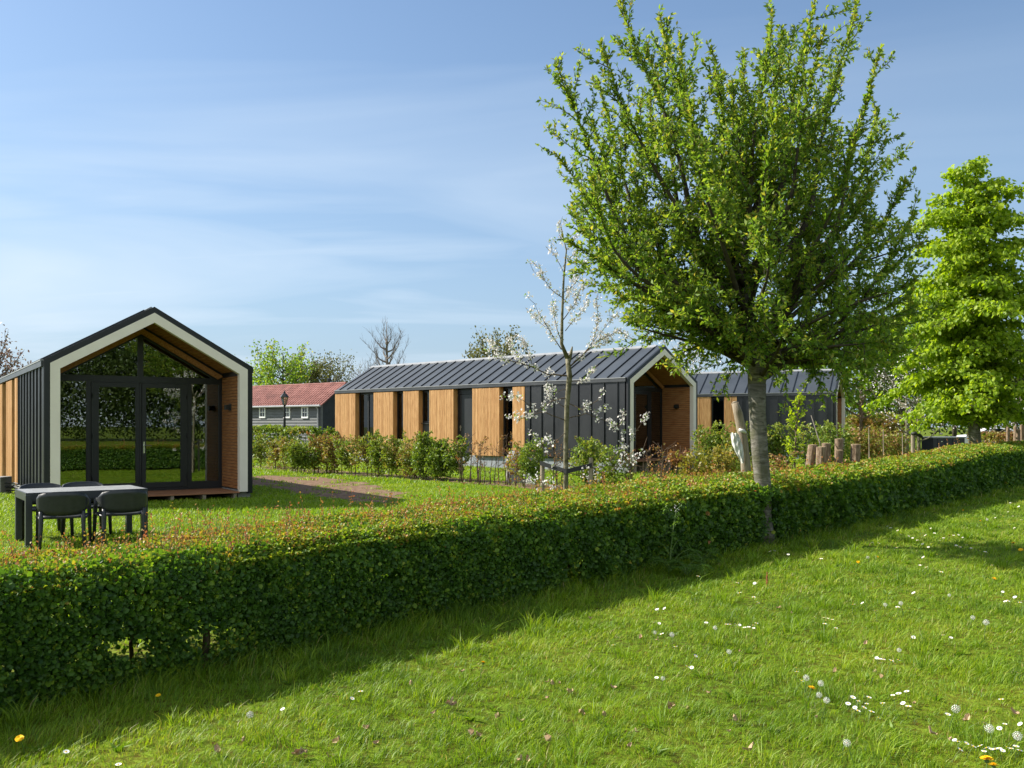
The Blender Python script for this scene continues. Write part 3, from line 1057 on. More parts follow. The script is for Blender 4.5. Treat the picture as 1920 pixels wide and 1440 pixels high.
def make_chair():
    root = thing('garden_chair', 'x', 'chair', (0, 0, 0), 0, 'anthracite garden chairs round the table')
    # seat
    mb = MB()
    nx_, ny_ = 8, 8
    top, bot = [], []
    for j in range(ny_ + 1):
        for i in range(nx_ + 1):
            u, v = i / nx_ * 2 - 1, j / ny_ * 2 - 1
            x = u * (0.235 - 0.02 * (v < -0.5))
            y = v * 0.235 + 0.01
            z = 0.435 - 0.018 * (1 - u * u) * (1 - v * v * 0.6) + (0.0 if v < 0.8 else -0.012)
            top.append((x, y, z))
            bot.append((x, y, z - 0.028))
    k = nx_ + 1
    f = []
    n0 = len(top)
    for j in range(ny_):
        for i in range(nx_):
            a = j * k + i
            f.append((a, a + 1, a + 1 + k, a + k))
            f.append((n0 + a, n0 + a + k, n0 + a + 1 + k, n0 + a + 1))
    rim = [i for i in range(k)] + [j * k + nx_ for j in range(1, ny_ + 1)] + [ny_ * k + i for i in range(nx_ - 1, -1, -1)] + [j * k for j in range(ny_ - 1, 0, -1)]
    for a, b2 in zip(rim, rim[1:] + rim[:1]):
        f.append((a, n0 + a, n0 + b2, b2))
    mb.add(top + bot, f)
    mb.build('seat', M['plastic_dark'], root, smooth=True)
    # back shell running round into the arms
    mb = MB()
    path = [(-0.285, 0.20), (-0.288, 0.08), (-0.288, -0.06), (-0.278, -0.17), (-0.245, -0.235), (-0.17, -0.268), (-0.085, -0.28), (0, -0.284)]
    path = path + [(-x, y) for x, y in path[-2::-1]]
    topz = [0.625, 0.628, 0.635, 0.675, 0.725, 0.748, 0.756, 0.758]
    botz = [0.600, 0.598, 0.590, 0.545, 0.485, 0.455, 0.448, 0.446]
    topz = topz + topz[-2::-1]
    botz = botz + botz[-2::-1]
    rows = 5
    n = len(path)
    outer, inner = [], []
    for r in range(rows + 1):
        t = r / rows
        for i in range(n):
            x, y = path[i]
            z = botz[i] * (1 - t) + topz[i] * t
            lean = (z - 0.45) * 0.16 * max(0, -y) / 0.28
            s = 1 + 0.06 * (z - 0.45)
            L = math.hypot(x, y) or 1
            outer.append((x * s, y - lean, z))
            inner.append((x * s - x / L * 0.022, y - lean - y / L * 0.022, z))
    n0 = len(outer)
    f = []
    for r in range(rows):
        for i in range(n - 1):
            a = r * n + i
            f.append((a, a + 1, a + 1 + n, a + n))
            f.append((n0 + a, n0 + a + n, n0 + a + 1 + n, n0 + a + 1))
    for i in range(n - 1):
        f.append((i, n0 + i, n0 + i + 1, i + 1))
        a = rows * n + i
        f.append((a, a + 1, n0 + a + 1, n0 + a))
    for r in range(rows):
        for i in (0, n - 1):
            a = r * n + i
            f.append((a, a + n, n0 + a + n, n0 + a))
    mb.add(outer + inner, f)
    mb.build('backrest', M['plastic_dark'], root, smooth=True)
    for sx in (-1, 1):
        mb = MB()
        mb.tube([(sx * 0.30, 0.25, 0), (sx * 0.292, 0.225, 0.3), (sx * 0.285, 0.20, 0.52), (sx * 0.283, 0.18, 0.61)], [0.020, 0.025, 0.027, 0.024], 8)
        mb.tube([(sx * 0.288, 0.21, 0.405), (sx * 0.25, 0.12, 0.415), (sx * 0.2, 0.05, 0.415)], [0.024, 0.022, 0.018], 8)
        mb.build('leg', M['plastic_dark'], root, smooth=True)
        mb = MB()
        mb.tube([(sx * 0.245, -0.285, 0), (sx * 0.232, -0.255, 0.25), (sx * 0.228, -0.240, 0.40), (sx * 0.232, -0.245, 0.50)], [0.019, 0.025, 0.028, 0.022], 8)
        mb.build('leg', M['plastic_dark'], root, smooth=True)
        mb = MB()
        mb.tube([(sx * 0.282, 0.19, 0.40), (sx * 0.262, 0.0, 0.405), (sx * 0.235, -0.235, 0.40)], [0.018, 0.018, 0.02], 6)
        mb.build('side_rail', M['plastic_dark'], root, smooth=True)
    return root


chair = make_chair()
ca, sa = math.cos(TROT), math.sin(TROT)


def place_chair(o, x, y, rz, label):
    o.scale = (1.1, 1.08, 1.03)
    o.location = (-6.2 + ca * x - sa * y, 13.14 + sa * x + ca * y, 0)
    o.rotation_euler = (0, 0, TROT + rz)
    o['label'] = label


place_chair(chair, -0.37, -0.74, R(-12), 'dark plastic armchair with its back to the hedge, at the left end of the table')
place_chair(copy_tree(chair), 0.37, -0.76, R(-6), 'dark plastic armchair with its back to the hedge, at the right end of the table')
place_chair(copy_tree(chair), -0.37, 0.76, R(182), 'dark armchair behind the left end of the table, facing the hedge')
place_chair(copy_tree(chair), 0.19, 0.78, R(175), 'dark armchair beyond the middle of the table, only its rim showing above the slats')

# concrete block and hose by the first cabin's long side
p = at(2, 900, 22.0)
mb = MB()
mb.box(p.x - 0.3, p.x + 0.13, p.y - 0.25, p.y + 0.25, 0, 0.42)
props(mb.build('concrete_block', M['concrete'], bevel=0.02), 'pale concrete block standing against the first cabin at the frame edge', 'block')
mb = MB()
c = gp(8, 925)
pts = []
for i in range(60):
    a = i * 0.42
    r = 0.30 + 0.03 * math.sin(i * 0.9)
    pts.append((c.x + r * math.cos(a), c.y + r * math.sin(a) * 1.1, 0.03 + 0.004 * i + 0.015 * math.sin(i * 0.7)))
mb.tube(pts, 0.014, 6)
props(mb.build('garden_hose', M['plastic_dark'], smooth=True), 'coiled dark garden hose on the ground beside the first cabin', 'hose')


# ---------------------------------------------------------------- plants: shared builders
class Leaves:
    def __init__(self):
        self.P, self.D, self.N, self.L, self.W, self.T = [], [], [], [], [], []

    def add(self, P, D, N, L, W, T):
        n = len(P)
        self.P.append(P)
        self.D.append(D)
        self.N.append(N)
        self.L.append(np.broadcast_to(np.asarray(L, float), (n,)))
        self.W.append(np.broadcast_to(np.asarray(W, float), (n,)))
        self.T.append(np.broadcast_to(np.asarray(T, float), (n,)))

    def count(self):
        return sum(len(p) for p in self.P)

    def build(self, name, mat, parent=None, lobed=False, fold=0.18):
        c = np.concatenate
        return leaves_obj(name, c(self.P), c(self.D), c(self.N), c(self.L), c(self.W), c(self.T), mat, parent, lobed, fold)


def bez(p0, c, p1, n, wig=0.0):
    p0, c, p1 = Vector(p0), Vector(c), Vector(p1)
    out = []
    ph = [random.uniform(0, 6.28) for _ in range(3)]
    L = (p1 - p0).length
    for i in range(n):
        t = i / (n - 1)
        p = p0 * (1 - t) ** 2 + c * (2 * t * (1 - t)) + p1 * t * t
        if wig:
            e = min(1, 3 * t) * wig * L
            p = p + Vector((math.sin(t * 7 + ph[0]), math.sin(t * 8.3 + ph[1]), 0.5 * math.sin(t * 6.1 + ph[2]))) * e
        out.append(p)
    return out


def shoot(p0, d, length, up, n=5, wig=0.12):
    """young shoot that starts along d and turns upward"""
    pts = [Vector(p0)]
    d = Vector(d).normalized()
    st = length / (n - 1)
    for _ in range(n - 1):
        d = (d + Vector((0, 0, up)) + Vector((random.uniform(-wig, wig), random.uniform(-wig, wig), random.uniform(-wig, wig)))).normalized()
        pts.append(pts[-1] + d * st)
    return pts


def along(pts, t):
    """positions and directions at parameters t (0..1) of a polyline"""
    A = np.array([tuple(p) for p in pts])
    k = len(A) - 1
    x = np.clip(np.asarray(t) * k, 0, k - 1e-6)
    i = x.astype(int)
    f = (x - i)[:, None]
    return A[i] * (1 - f) + A[i + 1] * f, unit(A[i + 1] - A[i])


def dress(lv, pts, spacing, per, L, W, tint0, tint1, t0=0.1, spread=0.9, upn=0.6, droop=0.0, tv=0.14):
    """leaf rosettes along a shoot"""
    length = sum((pts[i + 1] - pts[i]).length for i in range(len(pts) - 1))
    m = max(1, int(length * (1 - t0) / spacing))
    t = np.repeat(t0 + (1 - t0) * (np.arange(m) + 0.5) / m, per)
    P, D = along(pts, t)
    n = len(P)
    dirs = unit(D * (1.0 - 0.25 * spread) + rnd_dir(n) * spread + np.array([0, 0, -droop]))
    nor = unit(rnd_dir(n) + np.array([0, 0, upn]))
    size = rng.uniform(0.65, 1.2, n)
    lv.add(P + rng.normal(size=(n, 3)) * 0.008, dirs, nor, L * size, W * size, np.clip(tint0 + (tint1 - tint0) * t + rng.normal(size=n) * tv, 0, 1))


def side_dir(t, ang, up=0.3):
    """direction leaving tangent t by an angle, biased upward"""
    r = Vector((random.gauss(0, 1), random.gauss(0, 1), random.gauss(0, 1)))
    r = (r - t * r.dot(t)).normalized()
    return (t * math.cos(ang) + r * math.sin(ang) + Vector((0, 0, up))).normalized()


def tan(pts, i):
    return (pts[min(i + 1, len(pts) - 1)] - pts[max(i - 1, 0)]).normalized()


# ---------------------------------------------------------------- the long clipped hedge
HU = Vector((0.651, 0.759, 0)).normalized()       # along the hedge
HN = Vector((0.759, -0.651, 0)).normalized()      # towards the lawn and camera
HO = Vector((-2.9, 5.2, 0)) + HN * 0.09 - HU * 4.2            # start, on the front foot line
HL = 39.0
HT, HH = 1.08, 0.80
hu, hn, ho = np.array(HU), np.array(HN), np.array(HO)
TREE = Vector((3.51, 12.77, 0))
ts = (TREE - HO).dot(HU)
hedge = thing('hedge', 'long clipped hawthorn hedge with red new shoots between lawn and cabins', 'hedge', (0, 0, 0))


def lift(s):
    return 0.22 * np.clip((np.asarray(s) - 20.0) / 7.0, 0, 1)


def hedge_front(s, z):
    z = z - lift(s)
    return 0.05 * lump(s, 0.9, 0.3) + 0.05 * lump2(s, z, 2.6, 1.0) - 0.22 * np.clip((z - (HH - 0.22)) / 0.22, 0, 1.2) ** 2 - 0.03 * np.clip((0.22 - z) / 0.22, 0, 1)


def hedge_top(s, w):
    g = np.clip((np.asarray(s) - 5.0) / 5.0, 0, 1)
    return HH + lift(s) - 0.055 * (1 - g) + (0.035 + 0.075 * g) * np.clip((w - 0.1) / 0.6, 0, 1) ** 0.8 + 0.03 * lump(s, 0.55, 2.0) + 0.03 * lump2(s, w, 3.1, 0.5)


def dist_of(s):
    p = ho[None] + hu[None] * s[:, None]
    return np.hypot(p[:, 0], p[:, 1])


def sample_s(n0):
    """positions along the hedge, thinning with distance"""
    s = rng.uniform(0, HL, n0)
    d = dist_of(s)
    keep = rng.random(n0) < np.clip((7.0 / np.maximum(d, 4.5)) ** 1.5, 0.05, 1.0)
    return s[keep]


lv = Leaves()


def hedge_leaves(s, z, w, tint, outn, size=1.0):
    """w: distance behind the front foot line"""
    P = ho[None] + hu[None] * s[:, None] - hn[None] * w[:, None]
    P[:, 2] = z
    n = len(s)
    sc = np.clip(dist_of(s) / 7.5, 0.95, 2.3) * size
    N = unit(outn + rnd_dir(n) * 0.75)
    D = unit(np.cross(N, rnd_dir(n)) + N * 0.35 + np.array([0, 0, 0.25]))
    k = rng.uniform(0.6, 1.25, n) * sc
    lv.add(P, D, N, 0.040 * k, 0.034 * k, tint)


# front face
s = sample_s(520000)
n = len(s)
z = 0.03 + (HH + lift(s) - 0.03) * rng.random(n) ** 0.93
depth = rng.exponential(0.055, n)
dens = 0.80 + 0.45 * lump2(s, z, 3.3, 0.2) + 0.45 * lump2(s, z, 8.5, 2.2) - 0.35 * np.clip((0.16 - z) / 0.16, 0, 1)
for gs, gz, gr, gw in ((5.45, 0.18, 0.12, 0.22), (7.1, 0.42, 0.05, 0.2), (4.9, 0.24, 0.10, 0.16), (2.6, 0.2, 0.1, 0.2), (9.5, 0.18, 0.1, 0.2)):
    dens -= 0.95 * np.exp(-((s - gs) / gw) ** 2 - ((z - gz) / gr) ** 2)
near_trunk = (s > ts - 0.34) & (s < ts + 0.16) & (z < 0.62) & (depth < 0.34) & (rng.random(n) < 0.93)
keep = (rng.random(n) < dens) & ~near_trunk
s, z, depth = s[keep], z[keep], depth[keep]
bump_t = 0.17 * np.exp(-((s - ts + 0.08) / 0.32) ** 2) * np.clip((z - 0.52) / 0.15, 0, 1)
w = -hedge_front(s, z) + depth - bump_t
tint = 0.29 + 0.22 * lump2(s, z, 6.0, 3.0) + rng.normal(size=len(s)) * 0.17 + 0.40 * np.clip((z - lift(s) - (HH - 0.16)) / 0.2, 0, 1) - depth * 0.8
outn = np.tile(hn + np.array([0, 0, 0.35]), (len(s), 1))
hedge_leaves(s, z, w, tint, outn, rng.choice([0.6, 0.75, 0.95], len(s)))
# top
s = sample_s(620000)
n = len(s)
w = rng.uniform(0.06, HT - 0.02, n)
depth = rng.exponential(0.05, n)
z = hedge_top(s, w) - depth - 0.10 * np.clip((w - HT + 0.16) / 0.16, 0, 1) ** 2 - 0.05 * np.clip((0.22 - w) / 0.12, 0, 1) ** 2
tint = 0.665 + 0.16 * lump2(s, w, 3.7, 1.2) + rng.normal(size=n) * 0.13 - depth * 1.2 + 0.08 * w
keep = (np.abs(s - ts) > 0.15) | (np.abs(w - 0.06) > 0.15)
outn = np.tile(np.array([0, 0, 1.0]) + hn * 0.2, (n, 1))
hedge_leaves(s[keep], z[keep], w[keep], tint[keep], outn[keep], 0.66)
# back face and interior
s = sample_s(150000)
n = len(s)
z = 0.08 + (HH + lift(s) - 0.1) * rng.random(n)
w = np.where(rng.random(n) < 0.5, HT - rng.exponential(0.05, n), rng.uniform(0.12, HT - 0.1, n))
dens = 0.95 + 0.5 * lump2(s, z, 3.3, 0.2) - 0.6 * np.clip((0.2 - z) / 0.2, 0, 1)
for gs, gz, gr, gw in ((5.45, 0.20, 0.18, 0.36), (7.1, 0.42, 0.06, 0.2), (4.9, 0.24, 0.12, 0.2)):
    dens -= 0.95 * np.exp(-((s - gs) / gw) ** 2 - ((z - gz) / gr) ** 2)
keep = (rng.random(n) < dens) & ~((s > ts - 0.05) & (s < ts + 0.22) & (z < 0.62) & (w < 0.22))
s, z, w = s[keep], z[keep], w[keep]
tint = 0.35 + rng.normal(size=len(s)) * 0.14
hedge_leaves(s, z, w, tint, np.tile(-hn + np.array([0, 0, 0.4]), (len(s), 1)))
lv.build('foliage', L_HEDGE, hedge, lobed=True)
print('hedge leaves', lv.count())
# stems
mb = MB()
s0 = 0.1
while s0 < HL:
    w0 = random.uniform(0.25, 0.55)
    p = HO + HU * s0 - HN * w0
    for j in range(random.choice((1, 2, 2))):
        q = p + HU * random.uniform(-0.22, 0.22) - HN * random.uniform(-0.15, 0.15)
        mid = p.lerp(q, 0.4) + Vector((0, 0, 0.35))
        mb.tube([p, p + Vector((random.uniform(-.02, .02), 0, 0.18)), mid, q + Vector((0, 0, 0.72))], [0.015, 0.013, 0.010, 0.005], 5)
    s0 += random.uniform(0.22, 0.42)
for gs in (5.5,):
    p = HO + HU * gs - HN * 0.15
    mb.tube([p, p + Vector((0.02, 0, 0.2)), p + Vector((-0.03, 0.05, 0.6))], [0.024, 0.02, 0.012], 6)
mb.build('stems', M['bark_brown'], hedge, smooth=True)
# red and amber shoots standing above the clipped top
lv = Leaves()
mb = MB()
cnt = 0
ss = sample_s(9000)
for s1 in ss:
    w1 = random.uniform(0.12, HT - 0.02)
    pw = 0.45 + 0.55 * float(lump2(s1, w1, 1.3, 2.2)) + 0.25 * (s1 < 7)
    if random.random() > 0.35 + pw * 0.6:
        continue
    z1 = float(hedge_top(np.array([s1]), np.array([w1]))[0]) - 0.05
    big = random.random() < 0.22
    h = random.uniform(0.13, 0.30) if big else random.uniform(0.06, 0.13)
    p = HO + HU * s1 - HN * w1 + Vector((0, 0, z1))
    pts = shoot(p, (random.uniform(-.45, .45), random.uniform(-.45, .45), 1), h, 0.12, 4, 0.18)
    mb.tube(pts, [0.0022, 0.002, 0.0016, 0.0012], 3, cap=False)
    dd = max(1.0, (p.length / 8.0))
    dress(lv, pts, 0.016 * dd, 1, 0.020 * min(dd, 1.9), 0.014 * min(dd, 1.9), random.uniform(0.05, 0.6), random.uniform(0.4, 1.0), 0.15, 0.9, 0.4)
mb.build('new_shoot_stems', M['bark_brown'], hedge)
lv.build('new_shoots', L_SHOOT, hedge)
print('shoot leaves', lv.count())

# ---------------------------------------------------------------- the big tree in the hedge
bt = thing('tree', 'big spreading tree with grey banded trunk growing out of the hedge', 'tree', TREE)
TO = TREE


def tp(px, py, dy=0.0):
    """point near the tree's own depth, in the tree's local frame"""
    return at(px, py, TO.y + dy) - TO


trunk_pts = [Vector((0.02, 0, -0.05)), Vector((0.0, 0, 0.35)), tp(1430, 905), tp(1424, 840), tp(1420, 770), tp(1419, 720)]
mb = MB()
mb.tube(trunk_pts, [0.165, 0.122, 0.112, 0.113, 0.114, 0.128], 16)
F0 = trunk_pts[-1]
lead = [F0, tp(1414, 660, 0.02), tp(1406, 590, 0.05), tp(1399, 520, 0.0), tp(1392, 440, -0.05)]
lead2 = [F0 + Vector((0.03, 0.02, -0.02)), tp(1440, 640, 0.25), tp(1462, 565, 0.4), tp(1490, 480, 0.5), tp(1510, 400, 0.6)]
mb.tube(trunk_pts[-1:] + lead[1:], [0.122, 0.098, 0.080, 0.062, 0.04], 12)
mb.tube(lead2, [0.095, 0.082, 0.066, 0.052, 0.035], 10)
mb.build('trunk', M['bark_grey'], bt, smooth=True)

limbs = MB()
lv = Leaves()


def on_lead(z):
    """point on the main leader at height z"""
    pts = trunk_pts[3:] + lead[1:]
    for a, b in zip(pts, pts[1:]):
        if a.z <= z <= b.z:
            return a.lerp(b, (z - a.z) / (b.z - a.z))
    return pts[-1].copy()


# tips: photo pixel, depth offset, height at which the limb leaves the stem
TIPS = [
    (1040, 105, -0.4, 2.75), (1038, 290, 0.5, 2.6), (1060, 450, -0.6, 2.55), (1168, 560, -0.8, 2.45), (1175, -20, 0.3, 3.0),
    (1130, 72, -1.2, 2.8), (1110, 150, 1.1, 2.75), (1248, 35, -0.5, 3.2), (1278, 60, 0.9, 3.1), (1330, 92, -1.0, 3.3),
    (1400, 95, 0.2, 3.9), (1440, 18, -0.6, 3.7), (1470, 60, 0.7, 3.8), (1528, -25, 0.1, 3.5), (1545, 60, -1.1, 3.3),
    (1598, 12, 0.6, 3.2), (1650, 95, 0.0, 3.0), (1640, 200, 1.2, 2.9), (1600, 250, -1.3, 2.9), (1702, 335, -0.3, 2.7),
    (1728, 400, 0.7, 2.6), (1660, 420, -1.4, 2.6), (1700, 560, 0.2, 2.5), (1690, 640, -0.7, 2.4), (1640, 690, 0.7, 2.35),
    (1185, 598, 0.5, 2.4), (1250, 612, -0.9, 2.38), (1100, 330, -1.5, 2.65), (1150, 250, 1.5, 2.8), (1220, 180, 0.0, 2.9),
    (1300, 200, -1.8, 2.9), (1370, 230, 1.8, 3.1), (1450, 210, -1.8, 3.0), (1530, 230, 1.7, 3.0), (1560, 380, -2.0, 2.7),
    (1440, 400, -2.2, 2.7), (1300, 400, -2.1, 2.6), (1200, 430, -1.7, 2.5), (1250, 520, 1.8, 2.5), (1380, 520, 2.2, 2.6),
    (1520, 520, 2.0, 2.5), (1600, 560, -1.8, 2.4), (1330, 600, -1.7, 2.4), (1480, 620, -1.9, 2.4), (1590, 640, 1.5, 2.4),
    (1380, 150, -0.6, 3.8), (1500, 150, 0.5, 3.6), (1095, 230, 0.2, 2.7), (1400, 330, 0.4, 3.9), (1130, 480, 0.8, 2.5),
    (1665, 500, 1.3, 2.5), (1560, 140, 0.9, 3.3), (1350, 330, -1.2, 3.4), (1210, 90, 0.8, 3.0), (1620, 340, 0.4, 2.8),
    (1092, 430, 0.1, 2.5), (1118, 495, -0.3, 2.5), (1150, 540, 0.5, 2.45), (1165, 600, -0.2, 2.4), (1205, 565, -1.2, 2.4), (1235, 605, 0.4, 2.38),
    (1290, 622, 0.9, 2.38), (1325, 650, -0.5, 2.36), (1290, 560, -1.6, 2.42), (1722, 455, 0.2, 2.55), (1722, 520, -0.5, 2.5), (1712, 585, 0.8, 2.45), (1690, 655, 0.3, 2.4),
    (1650, 640, -1.2, 2.4), (1590, 670, 0.2, 2.36), (1530, 640, -1.4, 2.36), (1490, 655, 0.7, 2.36), (1640, 600, -0.4, 2.4), (1560, 620, 0.9, 2.38), (1080, 380, 0.7, 2.6), (1140, 420, -0.9, 2.55),
    (1200, 520, 0.3, 2.45), (1370, 640, -0.9, 2.4), (1440, 620, -1.0, 2.45),
]
for (px, py, dy, zs) in TIPS:
    zs = 2.35 + (zs - 2.35) * 1.45 if py < 415 else zs + random.uniform(0.0, 0.45)
    if abs(dy) > 1.45 and py > 350 and random.random() < 0.5:
        continue
    T = tp(px, py, dy)
    use2 = px > 1440 and zs < 3.6 and random.random() < 0.7
    if use2:
        k = min(3, max(0, int((zs - 2.4) / 0.45)))
        p0 = lead2[k].lerp(lead2[k + 1], random.random())
    else:
        p0 = on_lead(zs)
    hv = Vector((T.x - p0.x, T.y - p0.y, 0))
    rise = T.z - p0.z
    flat = py > 415
    C = p0 + hv * random.uniform(0.55, 0.85) + Vector((0, 0, rise * random.uniform(0.20, 0.34) + 0.05 if not flat else rise * 0.6 + 0.12))
    L = (T - p0).length
    n = max(8, int(L / 0.24))
    pts = bez(p0, C, T, n, 0.022)
    r0 = 0.020 + 0.0115 * L
    limbs.tube(pts, [max(0.0045, r0 * (1 - i / (n - 1)) ** 1.1) for i in range(n)], 6)
    # side shoots along the limb
    for i in range(2, n):
        t = i / (n - 1)
        if t < 0.22:
            continue
        for _ in range(random.choice((2, 3, 3) if not flat else (1, 2, 2)) if t < 0.92 else 2):
            base = pts[i - 1].lerp(pts[i], random.random())
            tg = tan(pts, i)
            near_end = max(0.0, (t - 0.72) / 0.28)
            ln = random.uniform(0.2, 1.05) * (1 - 0.62 * near_end) * (0.7 + 0.3 * min(1, L / 3))
            d = side_dir(tg, R(random.uniform(35, 88) - 25 * near_end), 0.16)
            sp_ = shoot(base, d, ln, random.uniform(0.0, 0.2) if not flat else 0.04, 5, 0.2)
            limbs.tube(sp_, [0.007, 0.006, 0.005, 0.0035, 0.002], 4, cap=False)
            dress(lv, sp_, 0.060, 4, 0.080, 0.035, 0.40, 0.70, 0.08, tv=0.19)
            m = max(1, int(ln / (0.13 if not flat else 0.19)))
            for j in range(m):
                q, qd = along(sp_, [random.uniform(0.15, 0.9)])
                dd = side_dir(Vector(qd[0]), R(random.uniform(30, 65)), 0.25)
                s2 = shoot(q[0], dd, random.uniform(0.10, 0.30) * (1 - 0.4 * near_end), 0.12, 3, 0.12)
                limbs.tube(s2, [0.0035, 0.003, 0.002], 3, cap=False)
                dress(lv, s2, 0.060, 4, 0.074, 0.032, 0.42, 0.74, 0.1, tv=0.19)
    # leafy end of the limb itself
    dress(lv, pts[int(n * 0.66):], 0.024, 5, 0.078, 0.034, 0.46, 0.80, 0.0)
limbs.build('branches', M['bark_dark'], bt, smooth=True)
lv.build('crown', L_PEAR, bt)
print('tree leaves', lv.count())

# ---------------------------------------------------------------- the bright lime tree on the right
LX = at(1829, 798, 26.5)
lt = thing('tree', 'bright yellow-green lime tree in tiers beside the far end of the hedge', 'tree', (LX.x, LX.y, 0))
mb = MB()
mb.tube([(0, 0, 0), (0.0, 0, 0.9), (-0.06, 0, 2.0), (-0.05, 0, 4.0), (-0.1, 0.05, 6.5), (-0.12, 0.05, 8.9)], [0.21, 0.175, 0.155, 0.10, 0.045, 0.010], 12)
mb.build('trunk', M['bark_grey'], lt, smooth=True)
limbs, lv = MB(), Leaves()
nt_ = 86
for i in range(nt_):
    f = i / (nt_ - 1)
    z = 1.6 + 6.45 * f ** 1.02
    ang = i * 2.399963 + random.uniform(-0.3, 0.3)
    prof = 2.55 * (1 - f ** 4) ** 0.6 * (0.8 + 0.2 * min(1, f / 0.1)) + 0.1
    tier = 0.82 + 0.30 * float(lump2(ang * 1.1, f * 7.0, 1.0, 0.7))
    rr = prof * tier * random.choice((random.uniform(0.55, 0.8), random.uniform(0.8, 1.02), random.uniform(0.9, 1.12)))
    rise = 0.10 * rr + 0.35 * f + max(0, f - 0.6) * 2.2 * random.uniform(0.5, 1.2) + random.uniform(-0.1, 0.12)
    p0 = Vector((-0.06, 0.02, z))
    T = p0 + Vector((math.cos(ang) * rr, math.sin(ang) * rr, rise - 0.12 * rr * (1 - f)))
    C = p0 + Vector((math.cos(ang) * rr * 0.55, math.sin(ang) * rr * 0.55, rise + 0.28 * rr))
    n = max(6, int(rr / 0.22))
    pts = bez(p0, C, T, n, 0.015)
    limbs.tube(pts, [max(0.006, 0.035 * (1 - f * 0.6) * (1 - k / (n - 1))) for k in range(n)], 5)
    for k in range(1, n):
        for sgn in (-1, 1, -1, 1):
            tg = tan(pts, k)
            sd = Vector((-tg.y, tg.x, 0)).normalized() * sgn
            t = k / (n - 1)
            ln = random.uniform(0.3, 0.95) * (1 - 0.45 * t) * min(1.0, 0.35 + rr / 2)
            d = (tg * 0.7 + sd + Vector((0, 0, random.uniform(-0.05, 0.25)))).normalized()
            sp_ = shoot(pts[k].lerp(pts[k - 1], random.random()), d, ln, -0.07, 5, 0.10)
            limbs.tube(sp_, [0.006, 0.005, 0.004, 0.003, 0.002], 3, cap=False)
            # leaves hang flat along the spray
            m = max(2, int(ln / 0.065))
            tt = np.repeat((np.arange(m) + 0.6) / m, 3)
            P, D = along(sp_, tt)
            q = len(P)
            sdv = np.cross(D, [0, 0, 1.0]) * rng.choice([-1, 1], (q, 1))
            dirs = unit(D * 0.5 + sdv * 0.8 + np.array([0, 0, -0.75]) + rng.normal(size=(q, 3)) * 0.38)
            nor = unit(np.array([0, 0, 1.0]) + rng.normal(size=(q, 3)) * 0.5)
            k_ = rng.uniform(0.7, 1.2, q)
            lv.add(P + rng.normal(size=(q, 3)) * 0.075, dirs, nor, 0.118 * k_, 0.102 * k_, np.clip(0.50 + rng.normal(size=q) * 0.18 + 0.12 * tt, 0, 1))
limbs.build('branches', M['bark_dark'], lt)
lv.build('crown', L_LIME, lt, lobed=True, fold=0.12)
print('lime leaves', lv.count())

# ---------------------------------------------------------------- young blossoming tree with its stakes
BD = 14.2


def bp(px, py, dy=0.0):
    return at(px, py, BD + dy)


def flowers(lv, P, size, k=5):
    """open blossoms: small rings of petals at points P"""
    n = len(P)
    N = unit(rnd_dir(n) + np.array([0.0, -0.35, 0.45]))
    A = unit(np.cross(N, rnd_dir(n)))
    B = np.cross(N, A)
    sz = rng.uniform(0.75, 1.2, n) * size
    for j in range(k):
        a = 2 * math.pi * j / k
        D = A * math.cos(a) + B * math.sin(a) + N * 0.35
        lv.add(P, D, N, sz, sz * 0.85, np.clip(rng.normal(size=n) * 0.25 + 0.62, 0, 1))


def blossom_on(lf, lb, pts, dens, size=0.021, t0=0.1, green=0.5):
    """clusters of blossom and a few small leaves along a twig"""
    L = sum((pts[i + 1] - pts[i]).length for i in range(len(pts) - 1))
    m = max(1, int(L * dens))
    t = rng.uniform(t0, 1.0, m)
    P, D = along(pts, t)
    for i in range(m):
        k = rng.integers(4, 11)
        c = P[i] + rng.normal(size=3) * 0.012
        flowers(lb, c + rng.normal(size=(k, 3)) * 0.030, size)
        g = rng.poisson(green * 3)
        if g:
            lf.add(c + rng.normal(size=(g, 3)) * 0.015, rnd_dir(g) + np.array([0, 0, 0.4]), rnd_dir(g) + np.array([0, 0, 0.5]), 0.042, 0.024, np.clip(0.55 + rng.normal(size=g) * 0.2, 0, 1))


b0 = bp(1060, 850)
bo = Vector((b0.x, BD, 0))
ft = thing('blossom_tree', 'slender young tree in white blossom tied between two stakes', 'tree', bo)
tr = [Vector((0, 0, -0.02)), bp(1061, 900) - bo, bp(1061, 830) - bo, bp(1063, 760) - bo, bp(1068, 705) - bo, bp(1064, 672) - bo]
mb = MB()
mb.tube(tr, [0.048, 0.040, 0.036, 0.037, 0.044, 0.034], 10)
mb.tube([tr[-1], bp(1053, 645) - bo, bp(1054, 590) - bo, bp(1057, 520) - bo, bp(1062, 470) - bo, bp(1052, 425) - bo], [0.036, 0.028, 0.022, 0.016, 0.011, 0.005], 8)
mb.tube([tr[-1] + Vector((0.02, 0, -0.05)), bp(1071, 660, 0.05) - bo, bp(1073, 650, 0.08) - bo], [0.034, 0.024, 0.010], 8)
mb.build('trunk', M['bark_pale'], ft, smooth=True)
